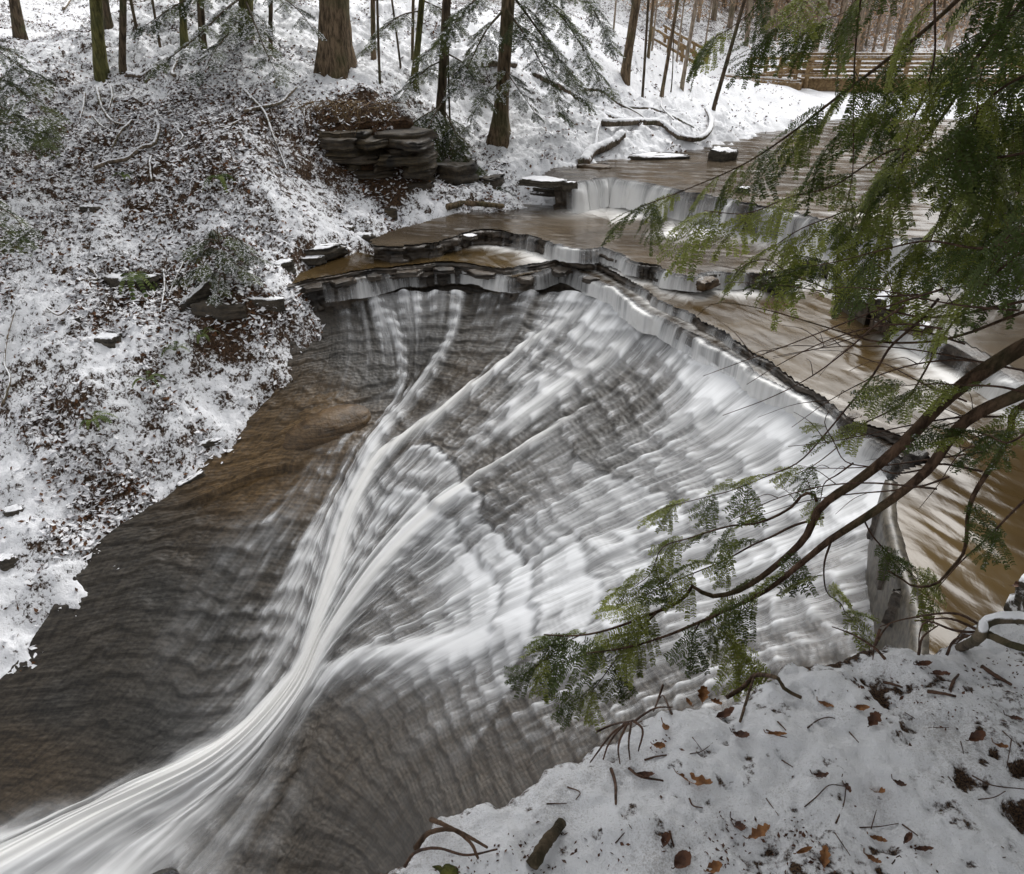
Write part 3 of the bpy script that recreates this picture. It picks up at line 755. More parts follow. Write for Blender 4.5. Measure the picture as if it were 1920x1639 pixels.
pool("lower_pool_water", polyC, 0.0, M['pool'], "brown pool held behind the crest of the falls", [(LEB[120:450:6], .35, .9, 1), (LEB[500:570:5], .5, 1.1, 1), (W2B[14:30], .32, 1.15, 1), (W2B[36:50], .3, 1.0, 1)], 0.04, 0.035, math.radians(63))
polyS = [p for p in CRW[::3]] + [p + np.array([.25, .3, 0]) for p in SCW[::-10]]
pool("crest_shelf_water", polyS, ZC, M['shelf'], "thin water sheet on the rock shelf along the crest", [((SCW + np.array([-.05, -.1, 0]))[::8], .12, .5, 1)], 0.035, 0.02, math.radians(63))

def ledge(name, line, z0, z1, depth, label, seed, rag=0.12, mat='wet_rock'):
    """a broken rock riser below a lip, with thin beds proud and recessed"""
    n = 700; P = resample(line, n, False)
    T = np.gradient(P[:, :2], axis=0); T /= np.linalg.norm(T, axis=1)[:, None]
    N = np.stack([T[:, 1], -T[:, 0]], 1)                         # downstream side
    arcl = np.concatenate([[0], np.cumsum(np.linalg.norm(np.diff(P[:, :2], axis=0), axis=1))])
    m = 26; V = np.empty((n, m, 3))
    for j in range(m):
        f = j / (m - 1)
        if j < 4: o = -depth * (1 - j / 4); z = z0 + 0.012 * (fbm(arcl * 3, arcl * 0 + j * .3, 3, seed) - .5) - 0.03
        else:
            k = (j - 4) / (m - 5); bed = floor(k * 7)
            o = (fbm(arcl * 2.2, arcl * 0 + bed * 3.7, 4, seed + 1) - .5) * rag * 2 - 0.02 + k * 0.05
            z = z0 - 0.03 + (z1 - z0) * k + 0 * arcl
        V[:, j, :2] = P[:, :2] + N * np.reshape(o + 0 * arcl, (-1, 1)); V[:, j, 2] = z
    o = obj(name, make_mesh(name, V.reshape(-1, 3), grid_faces(n, m), M[mat], smooth=False))
    return tag(o, label, kind='structure')
def curtain(name, line, z0, z1, out, label, fo_fn, seed, wide=0.25):
    """water pouring over a lip: a bent sheet, in strands, gaps where the rock shows"""
    n = max(300, int(len(line) * 1.3)); P = resample(line, n, False)
    T = np.gradient(P[:, :2], axis=0); T /= np.linalg.norm(T, axis=1)[:, None]
    for _ in range(40): T[1:-1] = (T[:-2] + T[1:-1] + T[2:]) / 3
    T /= np.linalg.norm(T, axis=1)[:, None]
    N = np.stack([T[:, 1], -T[:, 0]], 1)
    arcl = np.concatenate([[0], np.cumsum(np.linalg.norm(np.diff(P[:, :2], axis=0), axis=1))])
    m = 22; f = np.linspace(0, 1, m)
    rr = 0.7 + 0.6 * fbm(arcl * 1.7, arcl * 0, 3, seed)
    stp = sstep(.42, .62, fbm(arcl * 1.1, arcl * 0, 3, seed + 20))
    V = np.empty((n, m, 3)); fo = np.empty((n, m)); uv = np.empty((n, m, 2))
    base = fo_fn(arcl / arcl[-1]) + (fbm(arcl * 1.6, arcl * 0, 3, seed + 5) - .5) * 1.5 + (fbm(arcl * 8, arcl * 0, 3, seed + 6) - .5) * .7 - .12
    for j, k in enumerate(f):
        if k < .25: o = -wide * (1 - k / .25); z = z0 + 0.012
        else:
            q = (k - .25) / .75; o = out * (np.sqrt(q) * rr + stp * .4 * sstep(.3, .5, q) * (1 - .3 * q)); q2 = q + stp * (sstep(.45, .6, q) - q); z = z0 + 0.012 + (z1 - z0) * (.75 + .5 * fbm(arcl * 1.3, arcl * 0, 3, seed + 3)) * q2 ** 1.4
        rip = 0.022 * (fbm(arcl * 14, arcl * 0 + k * .6, 2, seed + 9) - .5)
        V[:, j, :2] = P[:, :2] + N * np.reshape(o + rip + 0 * arcl, (-1, 1)); V[:, j, 2] = z
        fo[:, j] = (base - .16) * sstep(.05, .6, k) + 0.30 * (base > 0) * k * k
        uv[:, j, 0] = arcl * 0.9; uv[:, j, 1] = k * 0.7
    kp = (fo[:-1, :-1] + fo[1:, 1:]) > -.1
    F = grid_faces(n, m, kp)
    V, F, f_, uv_ = compact(V.reshape(-1, 3), F, np.clip(fo.ravel(), 0, 1.05), uv.reshape(-1, 2))
    o = obj(name, make_mesh(name, V, F, M['falls'], attrs={'foam': f_, 'tint': f_ * .45}, uv=uv_))
    return tag(o, label, kind='structure')
def pw(*kv):
    x = [k for k, _ in kv]; y = [v for _, v in kv]
    return lambda a: np.interp(a, x, y)
ledge("crest_rock", CRW, ZC, -0.75, .5, "dark rock lip along the crest of the falls", 300)
curtain("crest_water", CRW, ZC, -0.42, .14, "water curtain dropping over the crest of the falls",
        pw((0, -.4), (.1, .05), (.16, .45), (.2, .3), (.28, .5), (.34, .25), (.40, .55), (.46, .35), (.5, .5), (.56, .6), (.6, .95), (.75, 1.0), (.9, 1.0), (1, .4)), 310)
ledge("shelf_rock", SCW, 0.0, -0.2, .25, "thin broken rock shelf just above the crest", 320, .10)
curtain("shelf_water", SCW, 0.0, -0.13, .07, "thin ribbon of water over the shelf above the crest", pw((0, -.6), (.2, -.1), (.5, .0), (.65, .2), (.95, .2), (1, -.2)), 330, .15)
ledge("ledge_rock", LEW, ZB, -0.2, .4, "dark layered rock ledge crossing mid stream", 340, .2)
curtain("ledge_water", LEW, ZB, 0.0, .12, "small cascades spilling over the mid-stream rock ledge",
        pw((0, -.6), (.2, .0), (.3, .35), (.42, .55), (.55, .55), (.68, .7), (.76, .0), (.84, -.3), (.89, -.2), (.92, .7), (1, .8)), 350)
ledge("cascade_rock", CAW, ZA, 0.1, .4, "rock step under the upper cascade", 360, .15)
curtain("cascade_water", CAW, ZA, ZB - .02, .32, "white upper cascade below the footbridge",
        pw((0, 0), (.05, .8), (.25, 1.0), (.32, .7), (.4, .5), (.5, .8), (.7, .9), (1, .9)), 370)
# ------------------------------------------------------------------ the near bank, under fresh snow
EDGE = [(560,1740),(640,1672),(700,1639),(745,1600),(800,1568),(860,1530),(900,1512),(960,1497),(1010,1478),(1060,1440),(1120,1408),(1180,1385),(1215,1352),(1260,1322),(1310,1318),(1360,1322),(1420,1308),(1470,1280),(1500,1262),(1560,1252),(1620,1246),(1680,1232),(1740,1238),(1800,1222),(1850,1190),(1920,1172),(2050,1140),(2400,1080)]
ZK = 2.85
EW = np.array([at_z(u, v, ZK)[:2] for u, v in EDGE])
EW = np.vstack([EW[:1] + [-3.2, -.35], EW[:1] + [-1.2, -.12], EW, [4.5, 2.6]])
EWs = resample(EW, 200, False)
bx = axis(-.55, 2.15, 0.0068, -3.4, 4.4, 1.09); by = axis(.55, 2.15, 0.0068, -2.5, 3.2, 1.09)
BX, BY = np.meshgrid(bx, by, indexing='ij')
d_, a_, s_ = pldist(EWs, BX, BY)
SD = -s_ * d_ + (fbm(BX * 7, BY * 7, 4, 400) - .5) * .10 + .075
lump = (fbm(BX * 2.2, BY * 2.2, 4, 401) - .5) * .16 + (fbm(BX * 9, BY * 9, 4, 402) - .5) * .060 + (fbm(BX * 34, BY * 34, 3, 403) - .5) * .018 + (fbm(BX * 110, BY * 110, 2, 404) - .5) * .006
pit = sstep(.57, .72, fbm(BX * 10, BY * 10, 4, 410)) * sstep(.42, .62, fbm(BX * 2.4, BY * 2.4, 3, 411))
pit2 = sstep(.66, .76, fbm(BX * 26, BY * 26, 3, 412)) * .7
BZ = ZK + lump - pit * .022 - pit2 * .007
edge_drop = sstep(.13, -.02, SD)
BZ = BZ - edge_drop * .06 - np.maximum(0, .03 - SD) ** 1.0 * 9.0 * sstep(.05, -.05, SD)
BZ = np.maximum(BZ, -5)
dirt = np.clip(sstep(.5, .75, fbm(BX * 3, BY * 3, 4, 420)) * .34 + pit * .8 + pit2 * .6 + sstep(.07, -.02, SD) * .9 + sstep(.05, .22, .14 - SD) * .25, 0, 1)
kk = SD > -.75
keep = kk[:-1, :-1] & kk[1:, 1:] & kk[1:, :-1] & kk[:-1, 1:]
def bank_z(x, y):
    i = np.clip(np.searchsorted(bx, x) - 1, 0, len(bx) - 2); j = np.clip(np.searchsorted(by, y) - 1, 0, len(by) - 2)
    fx = (x - bx[i]) / (bx[i + 1] - bx[i]); fy = (y - by[j]) / (by[j + 1] - by[j])
    return (BZ[i, j] * (1 - fx) + BZ[i + 1, j] * fx) * (1 - fy) + (BZ[i, j + 1] * (1 - fx) + BZ[i + 1, j + 1] * fx) * fy
def bank_pt(u, v, off=0.0):
    P = at_z(u, v, ZK)
    for _ in range(5):
        z = bank_z(P[0], P[1]); z = max(z, ZK - .35); P = at_z(u, v, z + off)
    return P
def mat_bank():
    t = NT("near bank snow"); p = t.pos()
    n = t.noise(p, 55, 5, 0.7); n2 = t.noise(p, 210, 3, 0.7)
    f = t.math('ADD', t.attr('dirt'), t.math('MULTIPLY', t.math('SUBTRACT', n, 0.5), 1.5))
    s = t.ramp(f, 0.28, 0.62)
    grain = t.ramp(t.math('ADD', t.math('MULTIPLY', n2, 0.6), t.math('MULTIPLY', t.noise(p, 4.2, 4), 0.45)), 0.53, 0.70)
    snow = t.mix(t.math('MULTIPLY', grain, 0.55), (0.80, 0.81, 0.84), (0.30, 0.27, 0.25))
    dirtc = t.mix(t.ramp(n2, 0.4, 0.6), (0.018, 0.012, 0.010), (0.10, 0.06, 0.035))
    c = t.mix(s, snow, dirtc)
    return t.done(t.bsdf(c, 0.8, 0.2, t.bump(t.math('ADD', n, t.math('MULTIPLY', n2, .6)), 0.95, 0.009)))
M['bank'] = mat_bank()
V = np.stack([BX, BY, BZ], -1).reshape(-1, 3)
V, F, dt = compact(V, grid_faces(len(bx), len(by), keep)[:, ::-1], dirt.ravel())
tag(obj("near_bank", make_mesh("near_bank", V, F, M['bank'], attrs={'dirt': dt})), "snow-covered bank edge in front of the falls", kind='structure')
# ================================================================== STONES AND MASONRY
def slab_mesh(name, w, d, h, seed, mat, layers=2, tilt=0.0, taper=.12):
    """a broken, bedded block: w wide (x), d deep (y), h tall; angular outline, beds standing in and out, uneven top"""
    rng = np.random.RandomState(seed)
    c = rng.randint(5, 8)
    th = np.linspace(0, 2 * math.pi, c, endpoint=False) + rng.uniform(-.35, .35, c) + rng.uniform(0, 1)
    rr = rng.uniform(.72, 1.1, c)
    cor = np.stack([np.cos(th) * rr * w * .56, np.sin(th) * rr * d * .56], 1)
    k = 3 * c
    out = np.empty((k, 2))
    for i in range(c):
        a, b = cor[i], cor[(i + 1) % c]
        for j in range(3): out[3 * i + j] = a + (b - a) * j / 3 + (rng.uniform(-.05, .05, 2) * [w, d] if j else 0)
    rings = []
    lv = max(1, layers) * 3 + 1
    slope = rng.uniform(-.12, .12, 2) * h / max(w, d) + [tilt, 0]
    for j in range(lv):
        f = j / (lv - 1)
        io = 1 + (rng.uniform(-.10, .02) if j % 3 == 0 else rng.uniform(-.03, .05)) - taper * f * .6
        q = out * io * rng.uniform(.92, 1.06, (k, 1))
        z = f * h + rng.uniform(-.10, .10, k) * h * (0 < j) + (q @ slope) * f
        rings.append(np.column_stack([q, z]))
    for s in (.95, .62, .34):
        q = out * s * (1 - taper * .6) * rng.uniform(.9, 1.1, (k, 1)) + rng.uniform(-.04, .04, 2) * w
        rings.append(np.column_stack([q, h * (1.01 + .02 * (1 - s)) + rng.uniform(-.05, .06, k) * h + q @ slope]))
    V = np.array(rings); n = len(V)
    i = np.arange(n * k).reshape(n, k); j = np.roll(i, -1, 1)
    F = np.stack([i[:-1], j[:-1], j[1:], i[1:]], -1).reshape(-1, 4)
    V = np.vstack([V.reshape(-1, 3), [[0, 0, h * 1.08]], [[0, 0, 0]]])
    a = np.arange(k)
    T = np.stack([(n - 1) * k + a, (n - 1) * k + (a + 1) % k, np.full(k, n * k)], 1)
    B = np.stack([(a + 1) % k, a, np.full(k, n * k + 1)], 1)
    return make_mesh(name, V, [F, np.vstack([T, B])], mat, smooth=False)
def px_size(P, px):
    dep = (P[1]) * CP - (P[2] - CAMZ) * SP
    return px * dep / FPX
def stone(name, u, v, wpx, hpx, label, cat="stone", seed=1, mat='slab', P=None, depth=.7, rz=0.0, tilt=0.0, sink=.9, layers=2, group=None, lift=0.0):
    """a stone standing on the ground seen at pixel (u, v), wpx wide, hpx tall"""
    if P is None: P = hit(u, v)
    P = np.array(P, float)
    w = px_size(P, wpx); h = px_size(P, hpx) * .85
    o = obj(name, slab_mesh(name, w, w * depth, h * (1 + sink), seed, M[mat], layers, tilt))
    o.location = (P[0], P[1], P[2] - h * sink + lift); o.rotation_euler = (0, 0, rz)
    return tag(o, label, cat, group)
# the rock outcrop left of the pools: bedded slabs, each a part
oc = hit(720, 405)
out = empty("rock_outcrop", (oc[0], oc[1], 0), "layered brown shale cliff under the hanging roots beside the stream", "rock face")
def out_slab(u0, u1, v0, v1, y, dep, seed, mat='slab_bare', rz=0, tilt=0, name="slab"):
    a = at_y((u0 + u1) / 2, v1, y); w = px_size(a, u1 - u0); h = px_size(a, v1 - v0) / .93
    o = obj(name, slab_mesh(name, w, dep, h, seed, M[mat], 2, tilt), out)
    o.location = (a[0] - oc[0], a[1] + dep / 2 - oc[1], a[2]); o.rotation_euler = (0, 0, rz)
    return o
YO = 17.25
rg4 = np.random.RandomState(44)
out_slab(560, 770, 236, 262, YO + .80, 1.5, 11, 'soil', .05)
rows = []
for q in range(11):
    va = 258 + q * 13; rows.append((va, va + 15, 582 + q * 10.5, 800 + q * 2, 2 + (q % 3 == 1), (.25, -.22, .10, -.12, .16, .02, .34, .22, .60, .45, .75)[q]))
for q, (va, vb, ua, ub, nn, off) in enumerate(rows):
    ed = np.linspace(ua, ub, nn + 1) + np.concatenate([[0], rg4.uniform(-14, 14, nn - 1), [0]])
    for j in range(nn):
        out_slab(ed[j] - 10, ed[j + 1] + 10, va + rg4.uniform(-3, 3), vb + rg4.uniform(-2, 2), YO + off + rg4.uniform(-.10, .10), 1.5, 110 + q * 9 + j, ('slab_bare', 'cliff', 'slab_bare', 'cliff')[(q + j) % 4] if q < 5 else 'cliff', rg4.uniform(-.22, .22), rg4.uniform(-.03, .03))  # lower rows all in the darker rock: recess shade put into the colour
out_slab(800, 905, 322, 350, YO + .55, 1.5, 22, 'cliff', .1)
out_slab(815, 880, 345, 386, YO + .75, 1.6, 23, 'cliff', .05)
out_slab(870, 950, 342, 380, YO + .95, 1.6, 24, 'cliff', -.1)
# ledge slabs and single stones on the left slope
stone("ledge_slab", 592, 474, 110, 14, "long thin slate ledge with a snow cap above the pool edge", "rock ledge", 31, depth=.5, rz=.1)
stone("ledge_slab", 575, 487, 70, 8, "dark thin slate layer under the snow-capped ledge", "rock ledge", 32, depth=.5, rz=-.1)
stone("snowy_stone", 530, 503, 50, 15, "square snow-topped stone below the slate ledge", "stone", 33, depth=.7, rz=.3)
stone("leaning_slab", 370, 568, 62, 26, "pointed slab leaning out of the slope beside the snowy hemlock sapling", "stone", 34, rz=.5, tilt=.55, depth=.4)
stone("ledge_slab", 498, 570, 70, 16, "stepped slate layers below the hemlock sapling at the brink", "rock ledge", 35, depth=.6, rz=.15, layers=3)
stone("snowy_stone", 556, 545, 40, 8, "small flat snow-topped stone at the left end of the crest", "stone", 36)
stone("ledge_slab", 245, 535, 135, 20, "long grey slate ledge half buried in the left slope over bare soil", "rock ledge", 37, depth=.35, rz=-.12, mat='slab')
stone("ledge_slab", 425, 580, 120, 14, "dark overhanging shale lip under the sapling", "rock ledge", 38, depth=.5, rz=.05, mat='cliff')
stone("snowy_stone", 683, 452, 46, 16, "rounded snow-covered stone at the foot of the cliff slope", "stone", 39, rz=.2)
stone("snowy_stone", 735, 412, 26, 22, "pale pointed rock standing below the cliff", "stone", 40, mat='slab_bare', depth=.8)
stone("snowy_stone", 652, 435, 30, 12, "small stone above the rounded snow-covered stone", "stone", 41)
stone("snowy_stone", 140, 612, 40, 17, "grey slab tilted in the snow on the upper left slope", "stone", 42, tilt=.3)
stone("snowy_stone", 205, 643, 60, 16, "broad snow-capped stone on the slope right of the tilted slab", "stone", 43)
stone("snowy_stone", 28, 962, 40, 12, "stone poking from the snow by the left border at mid height", "stone", 45)
stone("snowy_stone", 15, 1052, 46, 14, "wide dark stone by the left border above the lower snow tongue", "stone", 46)
stone("snowy_stone", 392, 832, 60, 11, "snow-loaded slab jutting over the brown rock at the shore", "stone", 47, rz=.5, depth=.45)
stone("snowy_stone", 358, 905, 58, 14, "pointed slab with snow on its upper half above the dark rock", "stone", 48, rz=.6, tilt=.25, depth=.5)
stone("snowy_stone", 165, 395, 34, 10, "small stone among litter under the curved root", "stone", 49)
stone("snowy_stone", 185, 400, 30, 12, "brown rock above a dark hollow on the left slope", "stone", 51, mat='cliff')
stone("snowy_stone", 480, 440, 44, 10, "flat slate flake in the snow right of the fern", "stone", 52)
# stream-bank ledges by the upper cascade
stone("bank_slab", 1042, 352, 80, 8, "dark slab with a snow line at the left end of the upper cascade", "rock ledge", 60, depth=.7, P=at_z(1042, 358, ZA - .3), rz=.1)
stone("bank_slab", 1020, 338, 84, 7, "thick snow-capped slab above the dark slab at the upper cascade", "rock ledge", 61, depth=.8, P=at_z(1020, 341, ZA), rz=-.05)
stone("bank_slab", 1068, 346, 30, 10, "small bright snow-topped block beside the upper cascade", "rock ledge", 62, P=at_z(1068, 350, ZA - .05))
stone("bank_slab", 1130, 305, 70, 8, "flat wet slab at the upper stream's left edge", "rock ledge", 63, P=at_z(1120, 318, ZA - .04), mat='brown_rock')
stone("bank_slab", 1240, 292, 120, 7, "long low snow-edged ledge along the upper stream", "rock ledge", 64, P=at_z(1230, 296, ZA), depth=.4)
stone("bank_slab", 1350, 288, 66, 22, "snowy boulder at the water's edge below the curved log", "boulder", 65, P=at_z(1355, 300, ZA - .02))
stone("bank_slab", 1390, 352, 34, 12, "dark rock with two snow caps in the upper cascade", "boulder", 66, P=at_z(1392, 362, ZA - .02))
stone("cascade_rock_block", 1310, 380, 40, 18, "dark wet block showing through the middle of the upper cascade", "boulder", 67, P=at_z(1312, 392, ZB - .05), mat='wet_rock')
stone("cascade_rock_block", 1475, 408, 56, 30, "black rock parting the upper cascade behind the green branch tips", "boulder", 68, P=at_z(1475, 420, ZB), mat='wet_rock')
# mid-stream blocks
stone("wet_slab", 1312, 523, 76, 9, "flat brown wet slab on the mid-stream ledge", "stone", 70, P=at_z(1312, 528, ZB - .12), mat='brown_rock', depth=1.0, rz=.4)
stone("wet_slab", 1432, 520, 66, 17, "dark rectangular block in the mid-stream ledge", "stone", 71, P=at_z(1432, 531, .02), mat='wet_rock', rz=-.25)
stone("wet_slab", 1474, 524, 44, 19, "dark block at the right end of the mid-stream ledge", "stone", 72, P=at_z(1474, 537, .0), mat='wet_rock', rz=-.2)
stone("wet_slab", 1443, 505, 22, 7, "small snow-topped stone lying behind the dark rectangular block", "stone", 73, P=at_z(1440, 512, ZB), rz=.2)
stone("wet_slab", 880, 441, 34, 5, "thin snow strip on a flat stone in the left arm of the stream", "stone", 74, P=at_z(880, 445, ZB + .02))
stone("wet_slab", 1690, 850, 60, 26, "dark wet block at the corner where the crest meets the concrete weir", "stone", 75, P=at_z(1712, 866, -.1), mat='wet_rock', rz=.5)
stone("wet_slab", 1600, 785, 40, 22, "rounded wet boulder under the water at the crest", "stone", 76, P=at_z(1597, 797, -.12), mat='wet_rock', rz=.3)
stone("wet_slab", 1880, 395, 56, 40, "snow-capped boulder by the right end of the upper cascade", "boulder", 77, P=at_z(1885, 415, ZA - .05))
stone("wet_slab", 1905, 450, 60, 50, "dark mossy rock below the snow-capped boulder at the right end of the cascade", "boulder", 78, P=at_z(1912, 490, ZB), mat='cliff')
for q, (u, v, w) in enumerate([(590,538,44),(640,528,56),(700,519,40),(765,509,60),(832,506,44),(905,511,58),(985,524,40),(1050,508,50),(1105,524,36)]):
    stone("shale_flake", u, v, w, 7, "thin wet shale flake lying on the left half of the crest lip", "stone", 150 + q, mat='wet_rock', P=at_z(u, v + 3, ZC - .02), rz=.3 * math.sin(q * 2.1), depth=.8, group="shale flakes on the crest lip", sink=.3)
for q, (u, v, w, h, lab) in enumerate([(1662,965,46,40,"dark broken rock against the top of the concrete weir's left face"),(1676,1050,52,46,"brown wet rock leaning on the middle of the concrete weir's left face"),(1700,1130,46,44,"wet rock at the lower left foot of the concrete weir")]):
    stone("wet_slab", u, v, w, h, lab, "stone", 170 + q, mat='wet_rock', P=at_z(u - 8, v + 16, -.22), rz=.5 + q, depth=.8, sink=1.0)
# rounded hump of brown rock beside the main tongue of water: a lens of bedrock
def hump_mesh():
    n, m = 26, 40
    r = np.linspace(0, 1, n)[:, None]; a = np.linspace(0, 2 * math.pi, m, endpoint=False)[None]
    X = r * np.cos(a) * .80; Y = r * np.sin(a) * .40
    Z = .24 * (1 - r ** 2) ** .8 + .03 * (fbm(X * 7 + 3, Y * 7, 3, 510) - .5) - .03
    V = np.stack([X, Y, Z], -1).reshape(-1, 3)
    i = np.arange(n * m).reshape(n, m); j = np.roll(i, -1, 1)
    return make_mesh("rock_hump", V, np.stack([i[:-1], i[1:], j[1:], j[:-1]], -1).reshape(-1, 4), M['brown_rock'])
def falls_pt(u, v):
    k = np.argmin((FU - u) ** 2 + (FV - v) ** 2)
    i, j = divmod(k, NS_); return np.array([FX[i, j], FY[i, j], RZ[i, j]])
k_ = np.argmin((FU - 612) ** 2 + (FV - 800) ** 2); i_, j_ = divmod(k_, NS_)
hn = np.cross(FB[i_ + 12, j_] - FB[i_ - 12, j_], FB[i_, j_ + 12] - FB[i_, j_ - 12]); hn /= np.linalg.norm(hn); hn *= np.sign(hn[2])
hx = falls_pt(670, 770) - falls_pt(545, 830); hx -= hn * hx.dot(hn); hx /= np.linalg.norm(hx); hy = np.cross(hn, hx)
o = obj("rock_hump", hump_mesh()); o.matrix_world = Matrix(((hx[0], hy[0], hn[0], FB[i_, j_, 0]), (hx[1], hy[1], hn[1], FB[i_, j_, 1]), (hx[2], hy[2], hn[2], FB[i_, j_, 2] - .05), (0, 0, 0, 1)))
tag(o, "rounded brown rock ringed with white water beside the main chute", "rock")

# concrete weirs
def wall_mesh(name, line, w, z0, z1, mat, seed, n=90):
    P = resample(line, n); T = np.gradient(P[:, :2], axis=0); T /= np.linalg.norm(T, axis=1)[:, None]
    N = np.stack([T[:, 1], -T[:, 0]], 1)
    ar = np.linspace(0, 8, n)
    prof = [(-.5, 0), (-.5, .93), (-.44, 1), (0, 1.005), (.44, 1), (.5, .93), (.5, 0)]
    V = np.empty((n, len(prof), 3))
    for j, (a, b) in enumerate(prof):
        jit = (fbm(ar * 2.5, ar * 0 + j, 3, seed) - .5) * .02
        V[:, j, :2] = P[:, :2] + N * (a * w + jit)[:, None]; V[:, j, 2] = z0 + (z1 - z0) * b + (fbm(ar * 2, ar * 0 + j, 3, seed + 1) - .5) * .04 * (b > .5)
    m = len(prof); i = np.arange(n * m).reshape(n, m)
    F = np.stack([i[:-1, :-1], i[:-1, 1:], i[1:, 1:], i[1:, :-1]], -1).reshape(-1, 4)
    cap = [list(i[0][::1]), list(i[-1][::-1])]
    tri = []
    for c in cap:
        for k in range(1, m - 1): tri.append((c[0], c[k], c[k + 1]))
    return make_mesh(name, V.reshape(-1, 3), [F, np.array(tri)], mat, smooth=False)
W3 = [at_z(u, v, .05) for u, v in [(1672,900),(1670,960),(1684,1020),(1702,1080),(1722,1140),(1728,1220),(1738,1330)]]
tag(obj("concrete_weir", wall_mesh("concrete_weir", W3, .14, -1.3, .035, M['concrete'], 520)), "pale concrete weir wall holding the brown pool at the right of the falls", "weir")
W2 = [at_z(u, v, ZB + .12) for u, v in [(1586,528),(1615,545),(1645,562)]]
tag(obj("concrete_weir", wall_mesh("concrete_weir", W2, .24, -.4, ZB + .12, M['concrete'], 525)), "short grey concrete weir wall left of the snowy debris in the stream", "weir")
W2b = [at_z(u, v, ZB + .1) for u, v in [(1650,566),(1680,580),(1715,600),(1742,612)]]
tag(obj("timber_sill", wall_mesh("timber_sill", W2b, .2, -.4, ZB + .1, M['log'], 528)), "dark timber sill under the snowy debris in the stream", "beam")
W2c = WEIR2[16:]
ledge("weir_rock", W2c, ZB + .02, -.2, .3, "dark rock sill at the far side of the brown pool", 530, .12)
curtain("weir_water", W2c, ZB + .02, 0.0, .2, "water tumbling over the sill into the brown pool", pw((0, .5), (.08, .8), (.16, .7), (.24, -.1), (.36, .1), (.42, .8), (.6, .7), (1, .3)), 535)
# clump of debris with snow caught on the sill
db = at_z(1668, 556, ZB + .3)
debris = empty("driftwood_clump", db, "tangle of driftwood and leaves under snow caught on the concrete weir", "driftwood")
for k in range(9):
    rng = np.random.RandomState(540 + k)
    a = rng.uniform(-.35, .35, 3) * [1, .6, .35]; dr = rng.normal(0, 1, 3) * [1, .6, .25]; dr /= np.linalg.norm(dr)
    L = rng.uniform(.25, .6); P = np.array([a - dr * L / 2, a + rng.normal(0, .03, 3), a + dr * L / 2]); P = resample(P, 8)
    V, F = tube(P, np.linspace(.045, .02, 8) * rng.uniform(.7, 1.3), 7, .15, k)
    obj("driftwood", Bag().add(V, F).mesh("driftwood", [M['log']]), debris)
o = obj("stone", slab_mesh("stone", .55, .4, .3, 556, M['slab']), debris); o.location = (0, 0, -.28)
# ================================================================== TREES
RNG = random.Random(7)
def trunk_mesh(base, top, r0, r1, mat, seed, flare=1.5, n=22, sides=12, bend=0.0):
    """tapered trunk in coordinates relative to base, with a root flare"""
    t = np.concatenate([np.linspace(0, .12, 7), np.linspace(.12, 1, n)[1:]])
    D = np.asarray(top) - np.asarray(base)
    rng = np.random.RandomState(seed)
    ph = rng.uniform(0, 6)
    H = np.linalg.norm(D)
    P = t[:, None] * D + (np.stack([np.sin(t * 5 + ph), np.cos(t * 4 + ph), 0 * t], 1) - [math.sin(ph), math.cos(ph), 0]) * bend
    hgt = t * H
    R = (r0 + (r1 - r0) * t) * (1 + (flare - 1) * np.exp(-hgt / (r0 * 2.2)))
    P[0, 2] -= .25; 
    V, F = tube(P, R, sides, .05, seed)
    # root buttresses
    V2 = V[:len(t) * sides].reshape(len(t), sides, 3)
    lob = 1 + .22 * np.sin(np.arange(sides) / sides * 2 * math.pi * 4 + ph)[None, :] * np.exp(-hgt / (r0 * 2.5))[:, None]
    c = P[:, None, :]; V2[:] = c + (V2 - c) * lob[..., None]
    V[:len(t) * sides] = V2.reshape(-1, 3)
    return Bag().add(V, F).mesh("trunk", [mat])
